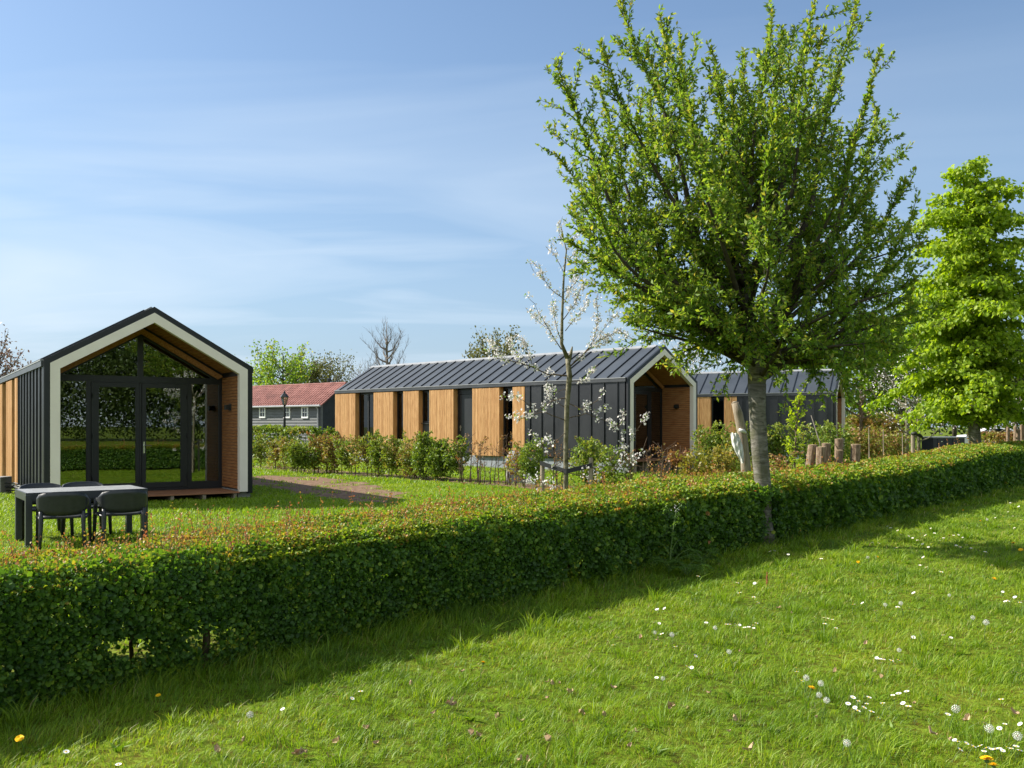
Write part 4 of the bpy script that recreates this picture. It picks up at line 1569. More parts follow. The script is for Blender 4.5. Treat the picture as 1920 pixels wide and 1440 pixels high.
TW = [
    ([(1066, 705), (1030, 702), (985, 684), (935, 672), (915, 655)], -0.2, 6.0, 0.014),
    ([(985, 684), (960, 650), (950, 628)], -0.2, 9.0, 0.006), ([(1000, 690), (985, 650), (975, 632)], -0.1, 9.0, 0.006), ([(950, 675), (925, 650), (915, 632)], -0.3, 8.0, 0.005),
    ([(1066, 690), (1092, 668), (1112, 640), (1122, 600), (1118, 560)], 0.25, 7.0, 0.013),
    ([(1075, 680), (1120, 640), (1160, 620), (1185, 635)], 0.4, 7.0, 0.011),
    ([(1095, 662), (1135, 640), (1165, 640)], 0.2, 8.0, 0.006), ([(1112, 640), (1145, 600), (1160, 585)], 0.3, 7.0, 0.006),
    ([(1053, 655), (1030, 620), (1012, 590), (1003, 570)], -0.35, 8.0, 0.009),
    ([(1052, 640), (1040, 600), (1036, 560)], -0.2, 10.0, 0.007), ([(1030, 620), (1008, 600), (1000, 590)], -0.3, 7.0, 0.005),
    ([(1056, 560), (1035, 545), (1018, 522), (1000, 508)], 0.15, 6.5, 0.008), ([(1018, 522), (1010, 495)], 0.15, 8.0, 0.005),
    ([(1058, 515), (1040, 480), (1023, 462)], -0.1, 5.0, 0.006),
    ([(1056, 550), (1080, 530), (1092, 505), (1100, 488)], -0.25, 8.0, 0.007),
    ([(1055, 600), (1078, 570), (1090, 540), (1110, 528)], 0.3, 10.0, 0.008), ([(1060, 620), (1085, 590), (1105, 560)], -0.4, 9.0, 0.007),
    ([(1054, 575), (1068, 548), (1076, 520)], 0.35, 9.0, 0.006), ([(1062, 470), (1075, 455), (1082, 440)], 0.1, 6.0, 0.004),
    ([(1060, 455), (1048, 440), (1050, 418)], 0.05, 8.0, 0.005), ([(1055, 500), (1072, 480), (1090, 470)], 0.2, 6.0, 0.005),
    ([(1062, 745), (1035, 752), (1010, 770), (985, 775)], -0.4, 8.0, 0.009), ([(1062, 765), (1030, 745), (1025, 720)], 0.3, 7.0, 0.006),
    ([(1062, 790), (1020, 772), (975, 785), (960, 782)], -0.55, 5.0, 0.008), ([(1010, 772), (985, 755), (968, 742), (952, 742)], -0.4, 7.0, 0.006),
    ([(1064, 755), (1090, 768), (1120, 752), (1130, 732)], -0.35, 9.0, 0.009), ([(1090, 768), (1118, 772), (1132, 765)], -0.35, 10.0, 0.005),
    ([(1062, 785), (1100, 775), (1135, 790), (1160, 800), (1172, 780)], 0.25, 5.0, 0.008), ([(1160, 800), (1168, 780), (1172, 770)], 0.25, 9.0, 0.005),
    ([(1066, 715), (1095, 715), (1110, 700), (1112, 690)], 0.35, 6.0, 0.007), ([(1064, 730), (1040, 735), (1030, 725)], -0.2, 7.0, 0.005),
    ([(1062, 810), (1040, 830), (1020, 826)], -0.3, 7.0, 0.006), ([(1061, 840), (1030, 850), (1000, 815), (990, 812)], -0.45, 6.0, 0.007),
    ([(1061, 870), (1090, 880), (1140, 872), (1180, 878)], -0.3, 7.0, 0.008), ([(1061, 885), (1100, 895), (1150, 880), (1190, 860)], 0.2, 7.0, 0.007),
    ([(1060, 880), (1020, 905), (985, 900)], -0.35, 9.0, 0.008), ([(1060, 860), (1030, 880), (1000, 900)], 0.2, 9.0, 0.007), ([(1060, 895), (1040, 915), (1010, 912)], -0.1, 10.0, 0.006),
    ([(1150, 880), (1172, 850), (1192, 810), (1214, 776)], 0.2, 8.0, 0.006),
    ([(1140, 872), (1160, 840), (1168, 805)], -0.3, 8.0, 0.006),
]
limbs, lf, lb = MB(), Leaves(), Leaves()
for path, dy, dens, r0 in TW:
    k = len(path)
    ctrl = [bp(x, y, dy * i / (k - 1) if i or abs(path[0][0] - 1061) > 16 else 0.0) - bo for i, (x, y) in enumerate(path)]
    pts = []
    for a, b in zip(ctrl, ctrl[1:]):
        for j in range(3):
            pts.append(a.lerp(b, j / 3) + Vector((random.uniform(-.008, .008), random.uniform(-.01, .01), random.uniform(-.008, .008))))
    pts.append(ctrl[-1])
    n = len(pts)
    limbs.tube(pts, [max(0.003, r0 * (1 - 0.75 * i / (n - 1))) for i in range(n)], 5)
    low = path[-1][1] > 720
    blossom_on(lf, lb, pts, dens * (0.75 if low else 3.0), 0.022 if low else 0.018, 0.3 if low else 0.15, 0.8 if low else 0.3)
    for _ in range(max(1, int(n / 4))):
        i = random.randint(n // 3, n - 1)
        s2 = shoot(pts[i], side_dir(tan(pts, i), R(50), 0.3), random.uniform(0.08, 0.22), 0.15, 4, 0.12)
        limbs.tube(s2, [0.004, 0.003, 0.0025, 0.002], 4)
        blossom_on(lf, lb, s2, 11, 0.020, 0.3, 0.4)
limbs.build('branches', M['bark_brown'], ft, smooth=True)
lb.build('blossom', L_PETAL, ft)
lf.build('leaves', L_PEAR, ft)

for px, py, lab in ((1016, 868, 'brown tree stake left of the slender blossoming trunk'), (1107, 858, 'grey tree stake right of the slender blossoming trunk')):
    t = bp(px, py, 0.25 if px < 1050 else -0.1)
    mb = MB()
    mb.tube([(t.x, t.y, -0.1), (t.x + 0.01, t.y, t.z - 0.05), (t.x + 0.01, t.y, t.z)], [0.036, 0.036, 0.031], 10)
    props(mb.build('tree_stake', M['stake'], smooth=False), lab, 'stake', 'stakes holding young trees')
mb = MB()
a, b, c = bp(1012, 868, 0.20), bp(1062, 884, -0.07), bp(1110, 872, -0.16)
for p, q in ((a, b), (b, c)):
    mb.hexa([p + Vector((0, 0, -0.035)), q + Vector((0, 0, -0.035)), q + Vector((0, 0, 0.035)), p + Vector((0, 0, 0.035))],
            [p + Vector((0, 0.012, -0.035)), q + Vector((0, 0.012, -0.035)), q + Vector((0, 0.012, 0.035)), p + Vector((0, 0.012, 0.035))])
props(mb.build('tree_tie', M['rubber']), 'black rubber strap tying the blossoming trunk to its two stakes', 'tree tie')


# ---------------------------------------------------------------- shrubs between lawn and cabins
def shrub(px, d, w, h, kind, label, dens=1.0, leaf=0.07, mat=None, tint=0.4, low=0.25, name='shrub', group='young hornbeam shrubs in the planted row', dep=None):
    """several stems from one foot, leaf clumps on their upper parts"""
    o = at(px, HOR, d)
    root = thing(name, label, 'shrub', (o.x, o.y, 0), 0, group)
    sm, lv = MB(), Leaves()
    dep = dep or w * 0.7
    ns = max(2, int(2.6 * w / 0.7)) if kind != 'bare' else max(3, int(5 * w / 0.7))
    for i in range(ns):
        bx, by = random.uniform(-w * 0.35, w * 0.35), random.uniform(-dep * 0.25, dep * 0.25)
        tx, ty = bx * 1.25 + random.uniform(-.12, .12), by * 1.3 + random.uniform(-.12, .12)
        H = h * random.uniform(0.78, 0.98)
        pts = bez((bx, by, -0.02), (bx * 0.9, by, H * 0.5), (tx, ty, H), 7, 0.02)
        sm.tube(pts, [0.018, 0.016, 0.013, 0.011, 0.008, 0.006, 0.003], 5)
        for j in range(2, 7):
            if pts[j].z < h * low:
                continue
            for _ in range(3 if kind != 'bare' else 2):
                s2 = shoot(pts[j], side_dir(tan(pts, j), R(random.uniform(45, 85)), 0.15), random.uniform(0.14, 0.34) * (w / 0.8) ** 0.5, 0.1, 4, 0.2)
                sm.tube(s2, [0.006, 0.005, 0.004, 0.002], 4)
                if kind == 'bare':
                    if random.random() < 0.35 * dens:
                        dress(lv, s2, 0.05, 2, leaf * 0.8, leaf * 0.45, 0.8, 0.98, 0.4, 1.0, 0.5)
                    continue
                dress(lv, s2, 0.05, max(1, round(3 * dens)), leaf, leaf * 0.62, tint, tint + 0.1, 0.15, 1.0, 0.6, 0.2)
    if kind != 'bare':
        # fill the body of the shrub
        n = int(900 * dens * w * h * (0.08 / leaf) ** 1.5)
        P = rng.normal(size=(n, 3))
        P = unit(P) * (rng.random((n, 1)) ** 0.45)
        P = P * np.array([w * 0.52, dep * 0.52, h * (1 - low) * 0.52]) + np.array([0, 0, h * (low + (1 - low) * 0.5)])
        keep = lump2(P[:, 0] * 3 + px, P[:, 2] * 3, 1.6, px * 0.1) + 0.55 * rng.random(n) > -0.15
        P = P[keep]
        n = len(P)
        cl = 0.16 * lump2(P[:, 0] * 4, P[:, 2] * 4, 1.0, px)
        lv.add(P, rnd_dir(n) + np.array([0, -0.2, -0.1]), rnd_dir(n) + np.array([0, 0, 0.8]), leaf * rng.uniform(0.7, 1.15, n), leaf * 0.62, np.clip(tint + cl + rng.normal(size=n) * 0.13, 0, 1))
    sm.build('stems', M['bark_brown'], root, smooth=True)
    if lv.count():
        lv.build('foliage', mat or L_SHRUB, root)
    return root


BARE = 'bare'
SHRUBS = [
    (488, 35.6, 0.9, 1.25, 'mix', 'thin green and brown shrub close to the first cabin\'s right corner', 0.55, 0.55),
    (520, 34.6, 0.9, 1.25, 'mix', 'loose brownish shrub under the street lamp', 0.55, 0.72),
    (549, 33.2, 0.8, 1.05, 'mix', 'sparse low shrub with brown leaves just right of the street lamp', 0.5, 0.66),
    (572, 31.6, 1.1, 0.95, 'mix', 'low bright green shrub spilling onto the dirt patch', 1.0, 0.42),
    (597, 31.9, 0.75, 1.35, 'mix', 'russet leaved shrub below the barn corner', 0.8, 0.84),
    (624, 31.3, 0.7, 1.3, 'mix', 'russet and green shrub at the far end of the second cabin', 0.8, 0.78),
    (652, 30.4, 0.75, 1.3, 'mix', 'green shrub before the leftmost timber panel of the second cabin', 0.8, 0.5),
    (683, 29.8, 0.75, 1.3, 'mix', 'brown stemmed shrub before the wide curtained window', 0.6, 0.70),
    (712, 29.2, 0.75, 1.3, 'mix', 'pale green shrub before the second timber panel', 0.85, 0.46),
    (740, 28.7, 0.8, 1.3, 'mix', 'olive shrub before the narrow window of the second cabin', 0.95, 0.58),
    (768, 28.2, 0.75, 1.3, 'mix', 'russet flecked shrub before the third timber panel', 0.85, 0.72),
    (797, 27.7, 0.85, 1.3, 'mix', 'dense green shrub below the high window', 1.2, 0.40),
    (827, 27.3, 0.85, 1.3, 'mix', 'dense dark green shrub before the widest timber panel', 1.25, 0.36),
    (852, 26.9, 0.6, 1.28, 'mix', 'green shrub left of the dark cabin door', 1.0, 0.44),
    (877, 26.2, 0.75, 1.3, BARE, 'almost bare brown shrub in front of the dark cabin door', 0.8, 0.9),
    (911, 25.6, 0.65, 1.25, BARE, 'bare grey stemmed shrub right of the dark cabin door', 0.4, 0.9),
    (948, 25.2, 0.75, 1.3, BARE, 'bare many stemmed shrub beside the pale stone block', 0.6, 0.9),
    (970, 24.6, 0.6, 1.3, 'mix', 'thin shrub with a brown top behind the pale stone block', 0.35, 0.85),
    (996, 23.2, 0.6, 1.3, 'mix', 'green shrub just left of the blossoming trunk', 1.1, 0.42),
    (1035, 23.5, 0.8, 1.25, BARE, 'twiggy reddish brown shrub behind the blossoming trunk', 1.0, 0.95),
    (1106, 21.2, 0.9, 1.32, 'mix', 'bright green shrub with an orange tinted crown right of the blossoming trunk', 1.3, 0.50),
    (1150, 20.6, 0.7, 1.2, 'mix', 'loose pale green shrub left of the second cabin\'s porch post', 0.5, 0.50),
    (1192, 20.4, 0.7, 1.15, BARE, 'bare brown topped shrub directly before the porch post', 1.2, 0.95),
    (1226, 20.0, 0.7, 1.15, BARE, 'bare twiggy shrub before the glass door of the second cabin', 1.0, 0.95),
    (1256, 19.8, 0.7, 1.15, BARE, 'bare forked shrub before the second cabin\'s deck', 0.5, 0.95),
]
for px, d, w, h, kind, lab, dens, tint in SHRUBS:
    shrub(px, d, w * random.uniform(1.0, 1.25), h * random.uniform(0.9, 1.06), kind, lab, dens * 1.8, 0.088 if d > 24 else 0.07, None, tint - 0.05, random.choice((0.0, 0.04, 0.08, 0.16)))
shrub(1272, 19.4, 0.55, 1.12, 'mix', 'small russet topped shrub at the right end of the deck', 0.6, 0.075, None, 0.95, 0.72, group='shrubs near the second cabin\'s porch')
shrub(1332, 18.8, 1.25, 1.22, 'mix', 'large golden yellow shrub right of the second cabin\'s porch', 1.2, 0.085, L_GOLD, 0.52, 0.1, group='shrubs near the second cabin\'s porch')
shrub(1402, 18.4, 0.8, 1.0, 'mix', 'green and russet shrub at the foot of the leaning post', 0.9, 0.07, None, 0.55, 0.1, group='shrubs near the second cabin\'s porch')
shrub(1372, 21.5, 0.9, 1.25, 'mix', 'loose green shrub between the golden shrub and the leaning post', 0.8, 0.075, None, 0.5, 0.15, group='shrubs near the second cabin\'s porch')
for px, d, w, h, lab, dens, tint in (
        (1345, 30.0, 1.5, 1.55, 'rounded green shrub against the third cabin\'s first timber panel', 1.1, 0.42),
        (1402, 31.0, 1.2, 1.6, 'green shrub directly left of the big tree trunk, before the third cabin', 1.0, 0.45),
        (1462, 31.5, 1.4, 1.7, 'green shrub directly right of the big tree trunk, before the third cabin', 1.0, 0.44),
        (1530, 32.0, 1.4, 1.6, 'green shrub behind the yellow sapling, before the third cabin', 1.0, 0.46),
        (1572, 30.0, 1.2, 1.55, 'bright green shrub before the third cabin\'s gable end', 1.0, 0.36),
        (1625, 33.0, 1.6, 1.45, 'brownish shrub right of the third cabin\'s gable end', 0.8, 0.72),
        (1668, 35.0, 1.5, 1.4, 'brown and green shrub left of the dark capped stake', 0.7, 0.70)):
    shrub(px, d, w, h, 'mix', lab, dens, 0.10, None, tint, 0.12, group='shrubs before the third cabin', dep=0.8)
for px, lab in ((1455, 'low reddish shrub right of the big tree trunk'), (1660, 'low thin shrub near the sawn logs')):
    shrub(px, 20.5, 0.8, 1.0, 'mix', lab, 0.55, 0.07, None, 0.82, 0.2, group='low shrubs behind the hedge')
shrub(606, 43.0, 1.6, 1.5, 'mix', 'clipped dark shrub by the barn\'s downpipe', 1.2, 0.13, None, 0.2, 0.05, group=None)


def clipped(name, a, b, wid, h, label, tint, leaf=0.16, n=5200):
    """far clipped hedge between two ground points"""
    a, b = Vector((a[0], a[1], 0)), Vector((b[0], b[1], 0))
    L = (b - a).length
    root = thing(name, label, 'hedge', a)
    u = np.array((b - a).normalized())
    v = np.array([-u[1], u[0], 0])
    q = rng.random((n, 3))
    shell = rng.random(n)
    q[:, 2] = np.where(shell < 0.45, 1 - 0.12 * rng.random(n), q[:, 2])
    q[:, 1] = np.where((shell > 0.45) & (shell < 0.9), 0.12 * rng.random(n), q[:, 1])
    top = h * (1 + 0.07 * lump(q[:, 0] * L, 0.8, tint * 9))
    P = u * (q[:, :1] * L) + v * ((q[:, 1:2] - 0.5) * wid)
    P[:, 2] = q[:, 2] * top
    lv = Leaves()
    lv.add(P, rnd_dir(n), rnd_dir(n) + np.array([0, -0.3, 0.8]), leaf * rng.uniform(0.7, 1.2, n), leaf * 0.7, np.clip(tint + 0.14 * lump(P[:, 0], 1.1) + 0.22 * (q[:, 2] - 0.6) + rng.normal(size=n) * 0.12, 0, 1))
    lv.build('foliage', L_SHRUB, root)
    mb = MB()
    x = 0.3
    while x < L:
        c = Vector(u) * x
        mb.tube([c, c + Vector((0.03, 0, h * 0.8))], [0.03, 0.012], 5)
        x += 0.6
    mb.build('stems', M['bark_brown'], root)


e = at(470, HOR, 48)
f_ = at(575, HOR, 45)
clipped('clipped_hedge', (e.x - 1, e.y + 0.5), (f_.x, f_.y), 0.9, 1.55, 'clipped green hedge in front of the barn behind the street lamp', 0.4)
e, f_ = at(1588, HOR, 52), at(1700, HOR, 47)
clipped('clipped_hedge', (e.x, e.y), (f_.x, f_.y), 0.9, 1.95, 'far amber topped hedge right of the third cabin', 0.66)
e, f_ = at(1592, HOR, 60), at(1725, HOR, 56)
clipped('clipped_hedge', (e.x, e.y), (f_.x, f_.y), 0.9, 2.35, 'dark clipped hedge farthest back under the green trees', 0.55)
e, f_ = at(1838, HOR, 33), at(1990, HOR, 30)
clipped('clipped_hedge', (e.x, e.y), (f_.x, f_.y), 1.2, 1.35, 'hedge with red shoots to the right of the lime trunk', 0.72, 0.09, 9000)

# leaning post with white film, sawn logs, sapling, other stakes
P0 = gp(1408, 896)
P0 = at(1404, HOR, 16.0)
P0.z = 0
t = at(1378, 755, 16.0)
t2 = at(1398, 870, 16.0)
mb = MB()
mb.tube([Vector((t2.x + 0.05, 16, -0.05)), t2, at(1392, 815, 16.0), at(1384, 775, 16.0), t], [0.088, 0.085, 0.082, 0.078, 0.062], 12)
mb.tube([t + Vector((0, 0, -0.002)), t + Vector((-0.004, 0, 0.025))], [0.062, 0.03], 12)
props(mb.build('wooden_post', M['stake'], smooth=True), 'leaning weathered wooden post left of the big tree trunk', 'post')
mb = MB()
rows, cols = 26, 13
a, b = at(1378, 812, 15.9), at(1393, 868, 15.88)
vv = []
for i in range(rows + 1):
    f = i / rows
    c = a.lerp(b, f)
    wd = 0.8 * (0.05 + 0.085 * math.sin(math.pi * min(1, f * 1.05)) ** 0.8 + (0.02 if f < 0.1 else 0)) * (1.0 - 0.45 * f)
    for j in range(cols + 1):
        g = j / cols * 2 - 1
        vv.append((c.x + g * wd - 0.01, c.y - 0.055 * (1 - g * g) - 0.018 * math.sin(g * 9 + f * 5) - 0.01 * math.sin(f * 23 + g * 4), c.z + 0.01 * math.sin(g * 6 + 3 * f)))
n0 = len(vv)
vv2 = [(x, y + 0.012, z) for x, y, z in vv]
f = []
for i in range(rows):
    for j in range(cols):
        q = i * (cols + 1) + j
        f.append((q, q + 1, q + cols + 2, q + cols + 1))
        f.append((n0 + q, n0 + q + cols + 1, n0 + q + cols + 2, n0 + q + 1))
mb.add(vv + vv2, f)
mb.tube([at(1385, 806, 15.9), at(1394, 808, 15.88), at(1398, 812, 15.95)], [0.03, 0.035, 0.02], 7)
props(mb.build('plastic_film', M['sheet_white'], smooth=True), 'crumpled white film tied round the leaning wooden post', 'film')


def log(bx, tx, ty, d, r, label, seed):
    top = at(tx, ty, d)
    foot = Vector((at(bx, HOR, d).x, d + 0.05, -0.05))
    mb = MB()
    n, k = 20, 10
    ax = (top - foot)
    rings = []
    rr_ = random.Random(seed)
    ph = [rr_.uniform(0, 6) for _ in range(4)]
    u = Vector((1, 0, 0))
    w = Vector((0, 1, 0))
    for i in range(k + 1):
        c = foot + ax * (i / k)
        for j in range(n):
            a = 2 * math.pi * j / n
            rad = r * (1 + 0.045 * math.sin(3 * a + ph[0]) + 0.03 * math.sin(7 * a + ph[1] + i * 0.3) + 0.02 * math.sin(i * 1.7 + ph[2]))
            rings.append(c + u * math.cos(a) * rad + w * math.sin(a) * rad)
    f = []
    for i in range(k):
        for j in range(n):
            a, b = i * n + j, i * n + (j + 1) % n
            f.append((a, b, b + n, a + n))
    mb.add(rings, f)
    mb.m = 1
    mb.add([p + Vector((0, 0, 0.001)) for p in rings[-n:]] + [top + Vector((0, 0, 0.006))], [(j, (j + 1) % n, n) for j in range(n)])
    o = mb.build('log', [M['log_bark'], M['log_cut']], smooth=False)
    props(o, label, 'log', 'sawn logs standing behind the hedge')


log(1507, 1524, 834, 17.0, 0.080, 'leftmost sawn log, leaning to the right', 1)
log(1539, 1540, 838, 16.8, 0.085, 'short upright log next to the leaning one', 2)
log(1551, 1549, 831, 17.4, 0.082, 'taller dark log half behind the short upright one', 3)
log(1573, 1573, 823, 17.6, 0.078, 'tallest sawn log, behind the low stub', 4)
log(1570, 1573, 844, 16.9, 0.074, 'low log stub in front of the tallest log', 5)
log(1602, 1605, 833, 17.5, 0.090, 'rightmost log of the near group, standing apart', 6)
log(1890, 1890, 801, 30.0, 0.05, 'small far log with reddish bark right of the lime tree', 7)
log(1904, 1904, 799, 29.0, 0.052, 'upright far log between two others near the frame edge', 8)
log(1909, 1909, 806, 28.0, 0.06, 'pale short far log at the front of its group', 9)
log(1917, 1917, 796, 28.6, 0.065, 'tallest far log at the frame edge', 10)

mb = MB()
p, q = at(1521, 779, 17.9), at(1537, 830, 17.5)
mb.tube([Vector((q.x + 0.25, q.y, 0)), q, p], [0.014, 0.012, 0.010], 6)
props(mb.build('thin_rod', M['twig_grey']), 'thin grey rod leaning up from between the logs', 'rod')

sp0 = at(1490, HOR, 23.0)
root = thing('sapling', 'slim sapling with pale yellow-green leaves right of the big trunk', 'sapling', (sp0.x, sp0.y, 0))
mb, lv = MB(), Leaves()
pts = [Vector((0, 0, 0)), Vector((0.0, 0, 0.8)), Vector((0.04, 0, 1.5)), Vector((0.08, 0, 2.05)), Vector((0.14, 0, 2.45))]
mb.tube(pts, [0.03, 0.025, 0.02, 0.014, 0.006], 7)
for i in range(46):
    tt = random.uniform(0.08, 1.0)
    c, dd = along(pts, [tt])
    ln = random.uniform(0.25, 0.55) * (1.15 - 0.7 * tt)
    s2 = shoot(c[0], side_dir(Vector(dd[0]), R(60), 0.3), ln, 0.12, 4, 0.1)
    mb.tube(s2, [0.008, 0.006, 0.004, 0.003], 4)
    dress(lv, s2, 0.06, 3, 0.095, 0.06, 0.6, 0.9, 0.2, 1.0, 0.7)
mb.build('trunk', M['bark_brown'], root)
lv.build('foliage', L_LIME, root)

t = at(1712, 812, 27.0)
mb = MB()
mb.tube([(t.x, t.y, -0.1), (t.x, t.y, t.z)], [0.065, 0.06], 10)
props(mb.build('tree_stake', M['stake']), 'brown stake with a black cap strap left of the lime tree', 'stake', 'stakes holding young trees')
mb = MB()
mb.tube([t + Vector((-0.07, -0.02, -0.02)), t + Vector((0.02, -0.08, 0.0)), t + Vector((0.2, -0.06, -0.09)), t + Vector((0.27, 0, -0.12))], [0.03, 0.055, 0.05, 0.03], 8)
props(mb.build('tree_tie', M['rubber'], smooth=True), 'black strap nailed to the brown stake left of the lime tree', 'tree tie')
for px, py, d, lab in ((1629, 802, 24.0, 'thin pale cane standing right of the logs'), (1656, 806, 25.5, 'thin cane between the logs and the capped stake'), (1692, 812, 25.0, 'thin cane close left of the capped stake')):
    t = at(px, py, d)
    mb = MB()
    mb.tube([(t.x, t.y, 0), (t.x + 0.01, t.y, 0.8), (t.x, t.y, t.z)], [0.016, 0.015, 0.012], 6)
    props(mb.build('garden_cane', M['stake']), lab, 'cane', 'canes in the planted border')

# pale stone block
c = at(972, HOR, 26.2)
mb = MB()
vs_ = []
n, k = 14, 7
for i in range(k + 1):
    for j in range(n):
        a = 2 * math.pi * j / n
        zz_ = i / k
        r = 0.33 * (1 - 0.15 * zz_ ** 3) * (1 + 0.14 * math.sin(2 * a + 1 + zz_) + 0.09 * math.sin(5 * a + 3 * zz_)) * (0.75 if i == k else 1)
        vs_.append((c.x + r * math.cos(a) * 1.0, c.y + r * math.sin(a) * 0.8, 0.92 * zz_ + 0.03 * math.sin(3 * a)))
f = [(i * n + j, i * n + (j + 1) % n, (i + 1) * n + (j + 1) % n, (i + 1) * n + j) for i in range(k) for j in range(n)] + [tuple(range(k * n, (k + 1) * n))]
mb.add(vs_, f)
props(mb.build('stone_block', M['concrete']), 'pale whitish stone block among bare stems before the second cabin', 'stone')

# low dark trailer seen beyond the hedge
c = at(1768, HOR, 46.0)
pt = thing('trailer', 'low dark trailer with pale grey lid left of the lime trunk', 'trailer', (c.x, c.y, 0), R(8))
mb = MB()
mb.box(-0.85, 0.85, -0.5, 0.5, 0.42, 1.02)
for x in (-0.6, -0.2, 0.2, 0.6):
    mb.box(x - 0.02, x + 0.02, -0.525, -0.5, 0.42, 1.0)
mb.build('body', M['barn_black'], pt)
mb = MB()
mb.box(-0.9, 0.9, -0.54, 0.54, 1.022, 1.10)
mb.build('lid', M['trim_grey'], pt, bevel=0.02)
for sy in (-0.60, 0.52):
    mb = MB()
    mb.tube([(0.0, sy, 0.28), (0.0, sy + 0.09, 0.28)], [0.28, 0.28], 18)
    mb.build('wheel', M['tyre'], pt)
mb = MB()
mb.tube([(0.85, 0, 0.45), (1.5, 0, 0.42)], 0.03, 6)
mb.tube([(1.4, 0, 0.0), (1.4, 0, 0.42)], 0.025, 6)
mb.build('drawbar', M['gutter'], pt)


# parked cars far off on the right
def car(px, d, rz, label, paint):
    o = at(px, HOR, d)
    root = thing('parked_car', label, 'car', (o.x, o.y, 0), rz, 'cars parked beyond the gardens')
    mb = MB()
    prof = [(-2.1, 0.35), (-2.15, 0.75), (-1.95, 0.95), (-1.2, 1.02), (-0.6, 1.42), (0.3, 1.50), (1.2, 1.42), (1.95, 1.0), (2.12, 0.9), (2.12, 0.4)]
    sc_ = []
    for yy, k in ((-0.82, 0.0), (-0.88, 0.35), (0.88, 0.35), (0.82, 0.0)):
        sc_.append((yy, k))
    n = len(prof)
    vv = []
    for yy, inset in ((-0.86, 0), (0.86, 0)):
        for x, z in prof:
            s = 1.0 if z < 1.05 else 0.80
            vv.append((x, yy * s, z))
    f = [tuple(range(n - 1, -1, -1)), tuple(range(n, 2 * n))] + [(i, (i + 1) % n, n + (i + 1) % n, n + i) for i in range(n)]
    mb.add(vv, f)
    mb.build('body', paint, root, bevel=0.05)
    for sy in (-1, 1):
        mb = MB()
        q = [(-0.95, 1.06), (-0.5, 1.38), (0.3, 1.44), (1.1, 1.36), (1.6, 1.06)]
        y0 = sy * 0.70
        mb.prism(q, min(y0, y0 + sy * 0.10), max(y0, y0 + sy * 0.10))
        mb.build('window', M['glass_dark'], root)
        for x in (-1.3, 1.3):
            mb = MB()
            mb.tube([(x, sy * 0.70, 0.32), (x, sy * 0.89, 0.32)], [0.32, 0.32], 18)
            wl = mb.build('wheel', M['tyre'], root)
            mb = MB()
            mb.tube([(x, sy * 0.885, 0.32), (x, sy * 0.9, 0.32)], [0.2, 0.19], 14)
            mb.build('rim', M['trim_grey'], wl)


car(1945, 62.0, R(4), 'silver car parked far off at the right frame edge', M['car_silver'])
car(1856, 66.0, R(-6), 'white car parked far off behind the lime tree', M['car_white'])


# ---------------------------------------------------------------- background trees
def far_tree(px, d, h, w, label, mat, kind='tree', trunk_h=0.25, leaf=0.28, n=2600, tint=0.5, bare=False, airy=0.3, bark=None, name='tree', limbs_n=26, group='trees beyond the cabins', blossom=False, narrow=0.5):
    o = at(px, HOR, d)
    root = thing(name, label, 'tree', (o.x, o.y, 0), random.uniform(0, 6), group)
    mb = MB()
    mb.tube([(0, 0, 0), (0.03 * h * 0.2, 0, h * trunk_h), (0.02, 0.05, h * 0.6), (0, 0, h * 0.96)], [h * 0.022, h * 0.018, h * 0.011, 0.015], 8)
    mb.build('trunk', bark or M['bark_dark'], root, smooth=True)
    mb, lv = MB(), Leaves()
    for i in range(limbs_n):
        f = (i + random.random()) / limbs_n
        z0 = h * (trunk_h + (0.9 - trunk_h) * f * 0.85)
        a = i * 2.4 + random.uniform(-.4, .4)
        rr = w * 0.5 * (1 - abs(f - 0.35) ** 1.6 * 0.9) * random.uniform(0.7, 1.08)
        T = Vector((math.cos(a) * rr, math.sin(a) * rr, min(h, z0 + rr * random.uniform(0.5, 1.0) + h * 0.06)))
        pts = bez((0.02, 0, z0), (math.cos(a) * rr * 0.6, math.sin(a) * rr * 0.6, z0 + 0.15 * rr), T, 7, 0.03)
        r0 = h * 0.008
        mb.tube(pts, [max(0.012, r0 * (1 - k / 6)) for k in range(7)], 5)
        for k in range(2, 7):
            for _ in range(3 if bare else 2):
                s2 = shoot(pts[k], side_dir(tan(pts, k), R(45), 0.3), random.uniform(0.08, 0.2) * h * narrow, 0.15, 5, 0.16)
                mb.tube(s2, [0.018, 0.015, 0.012, 0.009, 0.006] if not bare else [0.012, 0.010, 0.008, 0.006, 0.004], 3)
                if bare:
                    for q in s2[1:]:
                        if random.random() < 0.5:
                            continue
                        s3 = shoot(q, side_dir((s2[-1] - s2[0]).normalized(), R(45), 0.3), random.uniform(0.25, 0.6), 0.15, 3, 0.15)
                        mb.tube(s3, [0.007, 0.006, 0.004], 3)
                else:
                    m = max(1, int(n / (limbs_n * 10)))
                    t = rng.uniform(0.0, 1.0, m)
                    P, D = along(s2, t)
                    P = P + rng.normal(size=(m, 3)) * leaf * (0.55 + airy)
                    if blossom:
                        wht = rng.random(m) < 0.8
                        lv.add(P, rnd_dir(m), rnd_dir(m) + np.array([0, 0, 0.4]), leaf * rng.uniform(0.6, 1.1, m), leaf * 0.8, rng.random(m))
                    else:
                        lv.add(P, rnd_dir(m) + np.array([0, 0, -0.2]), rnd_dir(m) + np.array([0, 0, 0.8]), leaf * rng.uniform(0.6, 1.15, m), leaf * 0.62, np.clip(tint + rng.normal(size=m) * 0.2, 0, 1))
    mb.build('branches', M['twig_grey'] if bare else (bark or M['bark_dark']), root)
    if lv.count():
        lv.build('crown', mat, root)
    return root


